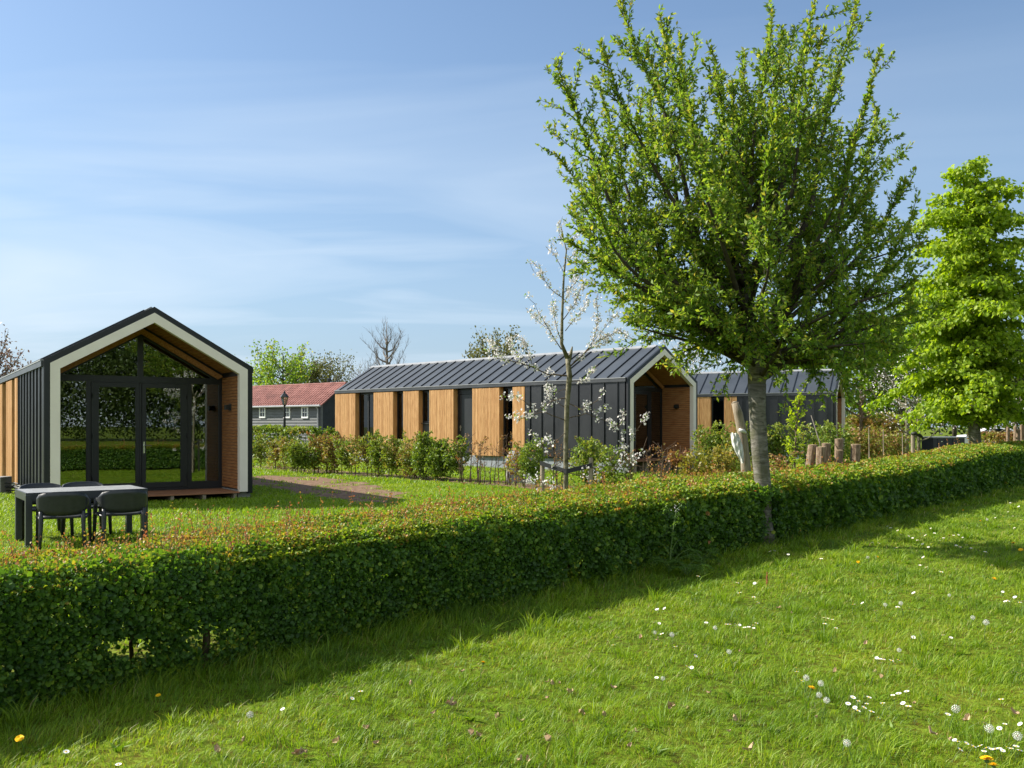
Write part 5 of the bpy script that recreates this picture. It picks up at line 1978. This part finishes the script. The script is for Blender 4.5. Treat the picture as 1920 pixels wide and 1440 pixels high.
far_tree(530, 84, 8.7, 6.5, 'fresh green tree standing behind the barn roof', L_PEAR, leaf=0.28, n=3600, tint=0.55, airy=0.5)
far_tree(580, 92, 8.4, 6.0, 'olive green tree behind the barn between two others', L_OLIVE, leaf=0.30, n=3600, tint=0.35)
far_tree(618, 95, 8.6, 6.5, 'airy olive tree with bare twigs behind the right end of the barn', L_OLIVE, leaf=0.24, n=2300, tint=0.45, airy=0.8)
far_tree(488, 90, 8.0, 5.0, 'thin green tree just right of the first cabin roof', L_LIME, leaf=0.26, n=1800, tint=0.3, airy=0.6)
far_tree(725, 70, 10.0, 3.6, 'tall leafless tree rising behind the second cabin roof', None, bare=True, limbs_n=26, narrow=0.32, bark=M['twig_grey'])
far_tree(690, 74, 7.2, 4.6, 'low leafless tree left of the tall leafless one', None, bare=True, limbs_n=14, narrow=0.34, bark=M['twig_grey'])
far_tree(-18, 48, 6.3, 3.8, 'reddish leaved tree beyond the first cabin at the frame edge', L_RED, leaf=0.17, n=2600, tint=0.5, airy=0.5)
far_tree(925, 62, 7.9, 5.0, 'green tree behind the middle of the second cabin roof', L_OLIVE, leaf=0.22, n=3800, tint=0.5)
far_tree(1275, 58, 7.6, 5.2, 'whitish blossoming tree behind the second cabin gable', L_PETAL, leaf=0.13, n=1500, blossom=True, airy=1.2, limbs_n=18, bark=M['twig_grey'])
far_tree(1615, 50, 7.4, 6.5, 'green tree with a reddish trunk right of the third cabin', L_LIME, leaf=0.26, n=6500, tint=0.15, bark=M['log_bark'])
far_tree(1690, 62, 9.0, 8.0, 'broad green tree between the big tree and the lime', L_LIME, leaf=0.30, n=6500, tint=0.1)
far_tree(1480, 66, 8.0, 7.0, 'green tree behind the third cabin roof', L_LIME, leaf=0.32, n=5000, tint=0.1)
far_tree(1790, 70, 8.6, 8.0, 'dark green tree behind the lime tree', L_WOOD, leaf=0.34, n=6500, tint=0.6)
far_tree(1905, 74, 8.0, 8.0, 'dark green tree behind the parked cars', L_WOOD, leaf=0.34, n=6500, tint=0.6)
far_tree(1722, 33, 3.5, 4.2, 'low apple tree in white blossom left of the lime', L_PETAL, leaf=0.07, n=620, blossom=True, airy=1.8, limbs_n=12, trunk_h=0.3, bark=M['bark_pale'], name='blossom_tree', group='blossoming apple trees')
far_tree(1700, 40, 4.6, 4.6, 'taller apple tree in white blossom behind the dark capped stake', L_PETAL, leaf=0.075, n=620, blossom=True, airy=2.0, limbs_n=12, trunk_h=0.3, bark=M['bark_pale'], name='blossom_tree', group='blossoming apple trees')
far_tree(1868, 35, 2.6, 3.6, 'low spreading apple tree in blossom right of the lime trunk', L_PETAL, leaf=0.07, n=620, blossom=True, airy=1.8, limbs_n=12, trunk_h=0.3, bark=M['bark_pale'], name='blossom_tree', group='blossoming apple trees')


def woodland(name, rows, n, leaf=0.75, gaps=-0.1):
    """distant belt of trees read as one mass"""
    P = []
    for (x, y, r, h) in rows:
        m = int(n / len(rows))
        q = unit(rng.normal(size=(m, 3))) * rng.random((m, 1)) ** 0.4
        P.append(q * np.array([r, r, h * 0.5]) + np.array([x, y, h * 0.5]))
    P = np.concatenate(P)
    P[:, 2] = np.maximum(P[:, 2], 0.1)
    m = len(P)
    keep = lump2(P[:, 0] + P[:, 1] * 0.7, P[:, 2] * 1.6, 0.5, 0.3) + 0.8 * rng.random(m) > gaps
    P = P[keep]
    m = len(P)
    lv = Leaves()
    lv.add(P, rnd_dir(m), rnd_dir(m) + np.array([0, 0, 0.8]), leaf * rng.uniform(0.6, 1.2, m), leaf * 0.66, np.clip(0.5 + 0.25 * lump2(P[:, 0], P[:, 2] * 2, 0.25) + rng.normal(size=m) * 0.16, 0, 1))
    o = lv.build(name, L_WOOD)
    props(o, kind='stuff')


rows = []
for i in range(34):
    px = 1500 + i * 34
    dd = random.uniform(115, 135)
    rows.append(((px - 960) / FPX * dd, dd, random.uniform(4, 6), random.uniform(7.5, 10.5)))
for i in range(30):
    px = -700 + i * 75
    dd = random.uniform(135, 150)
    rows.append(((px - 960) / FPX * dd, dd, random.uniform(5, 7), random.uniform(3.5, 5.5)))
woodland('far_woodland', rows, 26000)
rows = []
for i in range(40):
    a = R(-62 + i * 4.2)
    dd = random.uniform(40, 52)
    rows.append((dd * math.cos(a) + 4, dd * math.sin(a) * 1.0 - 24, random.uniform(4, 6.5), random.uniform(11, 17)))
rows = [r for r in rows if r[1] < 6]
woodland('woodland_behind', rows, 170000, 0.36, -0.55)


# ---------------------------------------------------------------- grass
def front_w(P):
    """distance in front of the hedge foot (towards the lawn)"""
    return (P[:, 0] - ho[0]) * hn[0] + (P[:, 1] - ho[1]) * hn[1]


def blades(name, P, h, w, tint, lean, mat=L_GRASS):
    n = len(P)
    a = rng.uniform(0, 2 * math.pi, n)
    side = np.stack([np.cos(a), np.sin(a), np.zeros(n)], 1)
    fwd = np.stack([-np.sin(a), np.cos(a), np.zeros(n)], 1)
    b = (fwd * rng.uniform(-1.3, 1.5, n)[:, None] + lean) * h[:, None]
    w = w[:, None]
    up = np.array([0, 0, 1.0]) * h[:, None]
    base = P - np.array([0, 0, 0.006])
    m1 = base + up * 0.55 + b * 0.22
    tip = base + up * 0.94 + b * 0.85
    V = np.stack([base - side * w * 0.5, base + side * w * 0.5, m1 + side * w * 0.42, m1 - side * w * 0.42,
                  tip + side * w * 0.06, tip - side * w * 0.06], 1).reshape(-1, 3)
    return quads_obj(name, V, 6, [(0, 1, 2, 3), (3, 2, 4, 5)], np.clip(tint, 0, 1), mat)


def scatter(n, x0, x1, y0, y1):
    return np.stack([rng.uniform(x0, x1, n), rng.uniform(y0, y1, n), np.zeros(n)], 1)


# the foreground lawn
parts = []
for (y0, y1, per, wd) in ((3.2, 6.0, 6200, 0.0040), (6.0, 8.5, 4200, 0.0050), (8.5, 12.0, 2500, 0.0066), (12.0, 18.0, 1300, 0.0095), (18.0, 32.0, 520, 0.015)):
    x0, x1 = -4.2, 0.58 * y1 + 1.3
    n = int((x1 - x0) * (y1 - y0) * per)
    P = scatter(n, x0, x1, y0, y1)
    fw = front_w(P)
    keep = (fw > -0.45) & (P[:, 0] < 0.58 * P[:, 1] + 1.2) & (P[:, 0] > -0.60 * P[:, 1] - 0.8)
    P, fw = P[keep], fw[keep]
    cl = lump2(P[:, 0], P[:, 1], 2.4, 0.0) * 0.5 + lump2(P[:, 0], P[:, 1], 7.0, 1.0) * 0.5
    P = P[rng.random(len(P)) < 0.70 + 0.75 * cl + 0.25 * lump2(P[:, 0], P[:, 1], 17.0, 0.6)]
    fw = front_w(P)
    cl = lump2(P[:, 0], P[:, 1], 2.4, 0.0) * 0.5 + lump2(P[:, 0], P[:, 1], 7.0, 1.0) * 0.5
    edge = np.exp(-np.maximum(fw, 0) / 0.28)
    h = (0.026 + 0.034 * np.clip(cl + 0.3, 0, 1.4)) * rng.uniform(0.5, 1.5, len(P)) + edge * rng.uniform(0.0, 0.13, len(P))
    tall = rng.random(len(P)) < 0.012
    h = np.where(tall, h * 1.9, h)
    dry = lump2(P[:, 0], P[:, 1], 1.3, 4.0)
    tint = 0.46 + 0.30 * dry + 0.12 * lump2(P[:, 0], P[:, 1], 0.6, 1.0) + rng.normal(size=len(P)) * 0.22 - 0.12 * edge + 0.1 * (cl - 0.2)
    straw = rng.random(len(P)) < 0.04 + 0.22 * np.clip(dry - 0.25, 0, 1)
    tint = np.where(straw, rng.uniform(0.9, 1.0, len(P)), np.minimum(tint, 0.9))
    la = lump2(P[:, 0], P[:, 1], 4.0, 2.0) * 3
    lean = np.stack([np.cos(la), np.sin(la), np.zeros(len(P))], 1) * 0.5
    parts.append((P, h, np.full(len(P), wd) * rng.uniform(0.7, 1.3, len(P)), tint, lean))
# coarser tufts
cen = scatter(1500, -4.0, 14.0, 3.4, 22.0)
fw = front_w(cen)
cen = cen[(fw > 0.0) & (cen[:, 0] < 0.58 * cen[:, 1] + 1) & (cen[:, 0] > -0.6 * cen[:, 1] - 0.8) & (rng.random(len(cen)) < np.clip(9 / cen[:, 1], 0.25, 1))]
k = 46
P = np.repeat(cen, k, 0) + rng.normal(size=(len(cen) * k, 3)) * np.array([0.035, 0.035, 0])
P[:, 2] = 0
out_ = unit(P - np.repeat(cen, k, 0) + 1e-6)
th = np.repeat(rng.uniform(0.06, 0.15, len(cen)), k)
parts.append((P, th * rng.uniform(0.5, 1.2, len(P)), np.full(len(P), 0.0052) * np.clip(P[:, 1] / 7, 0.85, 2.5), np.repeat(rng.uniform(0.2, 0.75, len(cen)), k) + rng.normal(size=len(P)) * 0.1, out_ * 0.75))
# low broad-leaved weeds
cen = scatter(420, -3.5, 12.0, 3.6, 16.0)
fw = front_w(cen)
cen = cen[(fw > 0.3) & (cen[:, 0] < 0.58 * cen[:, 1] + 1) & (cen[:, 0] > -0.6 * cen[:, 1] - 0.8)]
k = 9
n = len(cen) * k
an = rng.uniform(0, 2 * math.pi, n)
out_ = np.stack([np.cos(an), np.sin(an), np.zeros(n)], 1)
parts.append((np.repeat(cen, k, 0) + out_ * 0.008, rng.uniform(0.028, 0.055, n), rng.uniform(0.013, 0.024, n), rng.uniform(0.1, 0.45, n), out_ * 1.5))
go = blades('grass', *[np.concatenate([p[i] for p in parts]) for i in range(5)])
props(go, kind='stuff')

# the mown lawn in front of the cabins
parts = []
dirt = [(p.x, p.y) for p in DIRT]


def inside(P, poly):
    x, y = P[:, 0], P[:, 1]
    r = np.zeros(len(P), bool)
    k = len(poly)
    for i in range(k):
        (x1, y1), (x2, y2) = poly[i], poly[(i + 1) % k]
        c = ((y1 > y) != (y2 > y)) & (x < (x2 - x1) * (y - y1) / (y2 - y1 + 1e-9) + x1)
        r ^= c
    return r


for (y0, y1, per, wd, hh) in ((6.5, 16.0, 1500, 0.009, 0.045), (16.0, 26.0, 620, 0.015, 0.055), (26.0, 44.0, 240, 0.026, 0.07)):
    x0, x1 = -0.62 * y1 - 1, 0.6 * y1
    n = int((x1 - x0) * (y1 - y0) * per)
    P = scatter(n, x0, x1, y0, y1)
    fw = front_w(P)
    keep = (fw < -1.0) & (np.abs(P[:, 0]) < 0.62 * P[:, 1] + 1)
    P = P[keep]
    grown = lump2(P[:, 0], P[:, 1], 1.9, 5.0) * 0.5 + 0.35 * rng.random(len(P))
    keep = ~(inside(P, dirt) & (grown < 0.41))
    for (ox, oy, rz) in ((-9.55, 18.6, 33.9), (3.93, 31.0, 46.0), (15.8, 44.5, 64.6)):
        c_, s_ = math.cos(R(rz)), math.sin(R(rz))
        lx = (P[:, 0] - ox) * c_ + (P[:, 1] - oy) * s_
        ly = -(P[:, 0] - ox) * s_ + (P[:, 1] - oy) * c_
        keep &= ~((lx > 0.0) & (lx < W_) & (ly > -0.06) & (ly < LEN))
    # thin growth in the planted bed
    for (ax, ay), (bx, by) in zip(ROW, ROW[1:]):
        t = np.clip(((P[:, 0] - ax) * (bx - ax) + (P[:, 1] - ay) * (by - ay)) / ((bx - ax) ** 2 + (by - ay) ** 2), 0, 1)
        dd = np.hypot(P[:, 0] - ax - t * (bx - ax), P[:, 1] - ay - t * (by - ay))
        keep &= ~((dd < 0.75) & (rng.random(len(P)) < 0.72))
    P = P[keep]
    cl = lump2(P[:, 0], P[:, 1], 1.6, 0.0)
    P = P[rng.random(len(P)) < 0.75 + 0.4 * cl]
    cl = lump2(P[:, 0], P[:, 1], 1.6, 0.0)
    h = hh * (1 + 0.5 * cl) * rng.uniform(0.5, 1.5, len(P))
    tint = 0.58 + 0.14 * lump2(P[:, 0], P[:, 1], 0.9, 4.0) + rng.normal(size=len(P)) * 0.15
    lean = np.stack([rng.normal(size=len(P)), rng.normal(size=len(P)), np.zeros(len(P))], 1) * 0.3
    parts.append((P, h, np.full(len(P), wd) * rng.uniform(0.7, 1.3, len(P)), tint, lean))
go = blades('lawn_grass', *[np.concatenate([p[i] for p in parts]) for i in range(5)])
props(go, kind='stuff')


# ---------------------------------------------------------------- cow parsley by the hedge
def cow_parsley(px, py, h, label, flower=True, fronds=11):
    o = gp(px, py)
    root = thing('cow_parsley', label, 'wild plant', o)
    mb, lv, lb = MB(), Leaves(), Leaves()
    pts = [Vector((0, 0, 0)), Vector((0.01, 0, h * 0.35)), Vector((0.035, 0, h * 0.65)), Vector((0.075, 0, h * 0.98))]
    if flower:
        mb.tube(pts, [0.008, 0.007, 0.006, 0.004], 6)
        for i in range(7):
            q, _ = along(pts, [0.55 + 0.07 * i])
            e = Vector(q[0]) + Vector((random.uniform(-.12, .12), random.uniform(-.1, .1), random.uniform(0.03, 0.10)))
            mb.tube([Vector(q[0]), e], [0.003, 0.002], 4)
            m = 9
            lv.add(np.tile(np.array(e), (m, 1)) + rng.normal(size=(m, 3)) * 0.02, rnd_dir(m) + np.array([0, 0, -0.2]), rnd_dir(m) + np.array([0, 0, 0.8]), 0.05 * rng.uniform(0.6, 1.2, m), 0.018, rng.uniform(0.5, 1, m))
        k = 26
        c = np.array(pts[-1])
        lb.add(c + rng.normal(size=(k, 3)) * np.array([0.022, 0.02, 0.022]), rnd_dir(k), rnd_dir(k) + np.array([0, 0, 1]), 0.012, 0.010, rng.uniform(0.6, 1, k))
    for i in range(fronds):
        a = i * 2.4 + random.uniform(-.4, .4)
        L = random.uniform(0.22, 0.42) * (h / 0.7) ** 0.5
        z0 = random.uniform(0.0, 0.3) * h
        fr = bez((0, 0, z0), (math.cos(a) * L * 0.5, math.sin(a) * L * 0.5, z0 + L * 0.75), (math.cos(a) * L, math.sin(a) * L, z0 + L * 0.35), 9, 0.01)
        mb.tube(fr, [0.004, 0.004, 0.0035, 0.003, 0.003, 0.0025, 0.002, 0.002, 0.001], 4)
        for j in range(3, 9):
            for sg in (-1, 1):
                tg = tan(fr, j)
                sd = Vector((-tg.y, tg.x, 0)).normalized() * sg
                ln = 0.115 * (1 - abs(j - 4.2) / 6.5)
                br = [fr[j], fr[j] + (sd + tg * 0.55).normalized() * ln * 0.5, fr[j] + (sd + tg * 0.7).normalized() * ln + Vector((0, 0, -0.02))]
                t = np.repeat(np.linspace(0.15, 1, 7), 2)
                P, D = along(br, t)
                m = len(P)
                sdv = np.cross(D, [0, 0, 1.0]) * np.tile([1, -1], m // 2)[:, None]
                lv.add(P, unit(D * 0.8 + sdv * 0.8), np.tile([0, 0, 1.0], (m, 1)) + rng.normal(size=(m, 3)) * 0.25, ln * 0.33 * (1.15 - t), ln * 0.13, np.clip(0.45 + rng.normal(size=m) * 0.2, 0, 1))
    mb.build('stem', M['stem_green'], root)
    lv.build('leaf', L_PARSLEY, root)
    if flower:
        lb.build('flower_head', L_PETAL, root)


cow_parsley(1256, 1076, 0.74, 'tall cow parsley with one white flower head against the hedge left of the trunk', True, 11)
cow_parsley(1288, 1082, 0.3, 'leafy cow parsley without flowers at the right foot of the tall one', False, 11)
cow_parsley(1318, 1062, 0.34, 'leafy cow parsley close to the hedge foot between the tall one and the trunk', False, 9)


# ---------------------------------------------------------------- lawn flowers
def daisy_mesh():
    mb = MB()
    r = 0.0125
    n = 14
    ring_i = [(math.cos(2 * math.pi * i / n) * r * 0.3, math.sin(2 * math.pi * i / n) * r * 0.3, 0.002) for i in range(n)]
    pts, f = [], []
    for i in range(n):
        a0, a1 = 2 * math.pi * (i - 0.42) / n, 2 * math.pi * (i + 0.42) / n
        pts += [(math.cos(a0) * r * 0.28, math.sin(a0) * r * 0.28, 0.001), (math.cos(a1) * r * 0.28, math.sin(a1) * r * 0.28, 0.001),
                (math.cos(a1) * r, math.sin(a1) * r, 0.003), (math.cos(2 * math.pi * i / n) * r * 1.1, math.sin(2 * math.pi * i / n) * r * 1.1, 0.003), (math.cos(a0) * r, math.sin(a0) * r, 0.003)]
        f.append((i * 5, i * 5 + 1, i * 5 + 2, i * 5 + 3, i * 5 + 4))
    mb.add(pts, f)
    mb.m = 1
    mb.lathe([(r * 0.34, 0.001), (r * 0.30, 0.0035), (r * 0.14, 0.005)], 8)
    mb.m = 2
    mb.tube([(0, 0, 0), (0.003, 0.002, -0.03), (0.0, 0.0, -0.07)], 0.0012, 4)
    return mb.build('daisy', [M['petal'], M['yolk'], M['stem_green']])


def place(o, px, py, z, sc, tilt=0.35, rz=None):
    p = gp(px, py)
    # stand on the lawn so that the head itself is seen at that spot
    k = (EYE - z) / EYE
    o.location = (p.x * k, p.y * k, z)
    o.scale = (sc, sc, sc)
    o.rotation_euler = (random.uniform(-tilt, tilt) + 0.25, random.uniform(-tilt, tilt) - 0.15, random.uniform(0, 6.28) if rz is None else 0)


DAISY = {
    'small white daisy in the shaded grass along the hedge foot': [(1309, 1081), (1307, 1132), (1332, 1138), (1382, 1093), (1415, 1094), (1387, 1112), (1413, 1120), (1421, 1130), (1444, 1034), (1452, 1033), (1478, 1040), (1540, 1048), (530, 1330), (676, 1297), (660, 1310), (124, 1410), (222, 1434), (493, 1431)],
    'small white daisy in the long loose drift right of the tall cow parsley': [(1324, 1168), (1340, 1178), (1362, 1171), (1368, 1171), (1379, 1171), (1387, 1172), (1396, 1177), (1404, 1176), (1412, 1173), (1418, 1169), (1413, 1178), (1286, 1207), (1304, 1230), (1288, 1250), (1297, 1252), (1455, 1157), (1232, 1143), (1246, 1141), (1225, 1167), (1236, 1169), (1241, 1189), (1261, 1193), (1228, 1189), (1249, 1211), (1267, 1213), (1215, 1249), (1231, 1271), (1150, 1210)],
    'small white daisy in the tight clump in the middle of the sunny lawn': [(1541, 1161), (1548, 1164), (1546, 1170), (1560, 1162), (1545, 1158), (1552, 1160), (1567, 1178), (1528, 1157), (1599, 1134), (1604, 1134), (1617, 1131), (1641, 1146), (1683, 1139), (1685, 1140), (1713, 1112), (1713, 1195), (1768, 1191), (1783, 1196), (1675, 1085)],
    'small white daisy in the row of clumps beyond the dandelion clocks': [(1637, 1226), (1644, 1234), (1650, 1236), (1657, 1237), (1652, 1244), (1671, 1239), (1678, 1245), (1684, 1238), (1493, 1253), (1494, 1260), (1503, 1277)],
    'small white daisy in the big clump at the near right of the lawn': [(1599, 1308), (1590, 1320), (1609, 1315), (1597, 1331), (1603, 1327), (1608, 1333), (1620, 1327), (1625, 1320), (1629, 1308), (1634, 1335), (1647, 1346), (1655, 1319), (1674, 1304), (1685, 1301), (1677, 1311), (1700, 1297), (1693, 1319), (1703, 1325), (1777, 1340)],
    'small white daisy in the band of daisies at the lower right corner': [(1796, 1391), (1800, 1406), (1812, 1394), (1825, 1400), (1838, 1399), (1845, 1409), (1850, 1403), (1858, 1405), (1866, 1405), (1874, 1404), (1880, 1408), (1887, 1401), (1896, 1404), (1905, 1400), (1912, 1408), (1845, 1356), (1884, 1358), (1874, 1366), (1913, 1358), (1877, 1312), (1908, 1262), (1790, 1388)],
    'small white daisy in the clump by the right frame edge': [(1885, 1128), (1890, 1127), (1897, 1124), (1903, 1120), (1908, 1114), (1912, 1130), (1917, 1128), (1880, 1110), (1896, 1186)],
    'small white daisy in the shaded drift under the big tree\'s shadow': [(1664, 987), (1670, 990), (1683, 995), (1690, 1002), (1703, 1005), (1711, 1009), (1720, 1013), (1727, 998), (1735, 1004), (1745, 991), (1752, 1000), (1762, 1014), (1770, 1010), (1730, 1020), (1741, 1026), (1748, 1032), (1757, 1040), (1769, 1009), (1780, 1014), (1788, 1004), (1797, 1003), (1805, 1008), (1812, 1022), (1821, 1028), (1830, 1031), (1838, 1033), (1847, 1035), (1852, 1037), (1800, 1026), (1793, 1023), (1725, 1060), (1737, 1064), (1750, 1067), (1765, 1073), (1740, 1060), (1648, 1019), (1636, 1018), (1682, 1027), (1690, 1040), (1731, 1045), (1860, 1060), (1795, 1067)],
    'small white daisy in the sunlit far lawn near the end of the hedge': [(1840, 975), (1850, 972), (1858, 980), (1866, 971), (1876, 965), (1882, 969), (1890, 960), (1899, 968), (1907, 979), (1915, 975), (1893, 984), (1880, 982), (1872, 988), (1902, 990), (1910, 950), (1894, 943), (1887, 921)],
}
proto = daisy_mesh()
first = True
for lab, spots in DAISY.items():
    for (px, py) in spots:
        o = proto if first else proto.copy()
        if not first:
            COL.objects.link(o)
        first = False
        dd = EYE * FPX / (py - HOR)
        place(o, px, py, random.uniform(0.05, 0.085), random.uniform(0.85, 1.25) * (1.0 if dd < 8 else 1.25))
        props(o, lab, 'flower', 'daisies: ' + lab.split('daisy ')[1])


def dandelion_mesh():
    mb = MB()
    for layer, (r, z, k) in enumerate(((0.021, 0.004, 26), (0.016, 0.008, 22), (0.010, 0.011, 16), (0.005, 0.012, 10))):
        for i in range(k):
            a = 2 * math.pi * (i + 0.5 * layer) / k
            c, s_ = math.cos(a), math.sin(a)
            rr_ = r * random.uniform(0.85, 1.1)
            w = r * 0.16
            mb.add([(-s_ * w * 0.4, c * w * 0.4, z - 0.004), (s_ * w * 0.4, -c * w * 0.4, z - 0.004), (c * rr_ + s_ * w, s_ * rr_ - c * w, z), (c * rr_ - s_ * w, s_ * rr_ + c * w, z)], [(0, 1, 2, 3)])
    mb.m = 1
    mb.lathe([(0.003, -0.012), (0.008, -0.008), (0.007, 0.002)], 8)
    mb.tube([(0, 0, -0.01), (0.004, 0.0, -0.06), (0.0, 0.0, -0.13)], 0.002, 5)
    return mb.build('dandelion', [M['dandelion'], M['stem_green']])


proto = dandelion_mesh()
DANDY = [(37, 1385, 'yellow dandelion alone at the lower left corner', 1.0), (297, 1304, 'small yellow dandelion in the shade by the hedge gap', 0.7), (906, 1243, 'yellow dandelion at the edge of the hedge shadow', 1.0),
         (1609, 1054, 'yellow dandelion in the sun before the tall shadow', 1.0), (1645, 1044, 'pale yellow dandelion on the shadow rim', 0.8), (1864, 1085, 'yellow dandelion on a tall stalk in front of the tree shadow', 1.1),
         (1522, 1290, 'orange yellow dandelion among the seed clocks', 1.0), (1850, 1424, 'large yellow dandelion at the bottom right', 1.35), (1863, 1436, 'yellow dandelion cut by the bottom edge', 1.2),
         (1806, 957, 'yellow dandelion far off beside the hedge end', 1.0), (1838, 977, 'yellow dandelion in the far sunlit strip', 1.0), (1900, 1018, 'yellow dandelion left in the far cluster by the right edge', 1.2), (1914, 1031, 'yellow dandelion right in the far cluster by the right edge', 1.3), (1780, 1004, 'yellow dandelion inside the tree shadow', 0.9)]
for i, (px, py, lab, sc) in enumerate(DANDY):
    o = proto if i == 0 else proto.copy()
    if i:
        COL.objects.link(o)
    place(o, px, py, 0.11, sc, 0.3)
    props(o, lab, 'flower', 'yellow dandelions in the lawn')


def clock_mesh():
    mb = MB()
    R0 = 0.021
    k = 64
    for i in range(k):
        z = 1 - 2 * (i + 0.5) / k
        a = i * 2.399963
        q = math.sqrt(1 - z * z)
        dv = Vector((q * math.cos(a), q * math.sin(a), z))
        t = dv.cross(Vector((0.3, 0.5, 0.8))).normalized()
        b = dv.cross(t)
        c = dv * R0 * random.uniform(0.9, 1.05)
        for u in (t, b):
                        mb.add([dv * 0.004 + u * 0.0002, dv * 0.004 - u * 0.0002, c - u * 0.0003, c + u * 0.0003], [(0, 1, 2, 3)])
        mb.add([c + t * 0.0027, c + b * 0.0027, c - t * 0.0027, c - b * 0.0027], [(0, 1, 2, 3)])
    mb.m = 1
    mb.lathe([(0.001, -0.005), (0.0045, -0.002), (0.0045, 0.002), (0.001, 0.005)], 8)
    mb.m = 2
    mb.tube([(0, 0, -0.004), (0.006, 0.0, -0.08), (0.0, 0.0, -0.17)], 0.0018, 5)
    return mb.build('dandelion_clock', [M['seed_fluff'], M['dead_leaf'], M['stem_green']])


proto = clock_mesh()
CLOCKS = [(469, 1340, 'white seed clock alone at the lower left before the hedge', 1.1), (1228, 1186, 'pale seed clock left of the daisy drift', 0.8), (1260, 1190, 'white seed clock by the daisy drift at the shadow edge', 1.1), (1243, 1272, 'small white seed clock in mid lawn left', 0.8),
          (1341, 1177, 'seed clock at the left end of the long daisy drift', 1.0), (1367, 1222, 'seed clock alone below the long daisy drift', 1.0), (1512, 1271, 'left seed clock of the group round the orange dandelion', 1.15), (1539, 1281, 'upper right seed clock of the group round the orange dandelion', 1.1),
          (1536, 1303, 'middle seed clock below the orange dandelion', 1.0), (1550, 1313, 'lowest seed clock below the orange dandelion', 1.1), (1588, 1393, 'seed clock alone near the bottom, right of centre', 1.1), (1660, 1134, 'left seed clock of the pair behind the tight daisy clump', 1.0),
          (1689, 1131, 'right seed clock of the pair behind the tight daisy clump', 1.1), (1780, 1116, 'faint seed clock before the tree shadow', 0.9), (1824, 1158, 'left seed clock of the far right trio', 1.1), (1849, 1167, 'right seed clock of the far right trio', 1.4),
          (1686, 1219, 'seed clock behind the row of daisies', 0.9), (1792, 1329, 'large seed clock at the near right', 1.35), (1855, 1366, 'large seed clock above the corner band of daisies', 1.35), (1908, 1380, 'seed clock touching the right frame edge', 1.35), (1627, 1045, 'seed clock beside the yellow dandelion in the sun', 1.0), (1851, 974, 'far seed clock in the sunlit strip', 1.2)]
for i, (px, py, lab, sc) in enumerate(CLOCKS):
    o = proto if i == 0 else proto.copy()
    if i:
        COL.objects.link(o)
    place(o, px, py, 0.125, sc * 0.82, 0.15)
    props(o, lab, 'seed head', 'dandelion clocks in the lawn')

# dry leaves lying in the grass
mb = MB()
vv, f = [], []
for i in range(6):
    u = i / 5
    wd = 0.017 * math.sin(math.pi * min(1, 0.1 + 0.9 * u)) ** 0.7 * (1 + 0.2 * math.sin(u * 17))
    for j in (-1, 0, 1):
        vv.append((u * 0.065 - 0.03, j * wd, 0.014 * abs(j) + 0.018 * (u - 0.5) ** 2 * 4 + 0.004 * math.sin(u * 9 + j)))
for i in range(5):
    for j in range(2):
        a = i * 3 + j
        f.append((a, a + 1, a + 4, a + 3))
mb.add(vv, f)
proto = mb.build('fallen_leaf', M['dead_leaf'])
spots = [(1108, 1160), (1202, 1196), (1234, 1200), (1028, 1309), (845, 1320), (847, 1322), (1255, 1325), (1258, 1325), (1032, 1387), (888, 1375), (895, 1380), (1178, 1400), (1192, 1372), (1070, 1300), (1086, 1336), (1134, 1343), (975, 1353), (930, 1346), (812, 1337),
         (990, 1424), (978, 1426), (1028, 1279), (1036, 1284), (1050, 1282), (1095, 1338), (865, 1260), (1386, 1222), (1622, 1207), (1642, 1262), (1715, 1320), (1745, 1375), (1780, 1388), (1812, 1352), (1380, 1352), (1368, 1372), (1282, 1328), (1408, 1406), (1531, 1346),
         (560, 1415), (575, 1412), (408, 1408), (455, 1390), (636, 1388), (555, 1412), (618, 1420), (690, 1365), (705, 1392), (770, 1285), (1150, 1290), (1566, 1260), (1900, 1336), (1655, 1270), (1485, 1150), (1461, 1140), (1330, 1300)]
for i, (px, py) in enumerate(spots):
    o = proto if i == 0 else proto.copy()
    if i:
        COL.objects.link(o)
    place(o, px, py, random.uniform(0.015, 0.04), random.uniform(0.45, 1.0), 0.7)
    props(o, 'dry brown fallen leaf lying in the foreground grass', 'leaf', 'dry leaves lying in the grass')

# rusty dock spike and two long grass stalks
p = gp(1437, 1103)
mb = MB()
mb.tube([(p.x, p.y, 0), (p.x + 0.005, p.y, 0.1), (p.x + 0.012, p.y, 0.155)], [0.003, 0.003, 0.002], 5)
for i in range(60):
    z = 0.05 + 0.11 * random.random()
    a = random.uniform(0, 6.28)
    r = 0.012 * (1 - (z - 0.05) / 0.14)
    c = Vector((p.x + 0.006 + r * math.cos(a), p.y + r * math.sin(a), z))
    mb.lathe([(0.0015, c.z - 0.004), (0.004, c.z), (0.001, c.z + 0.006)], 5, (c.x, c.y))
props(mb.build('dock_spike', M['dock']), 'rusty red seed spike standing in the lawn before the trunk', 'wild plant')
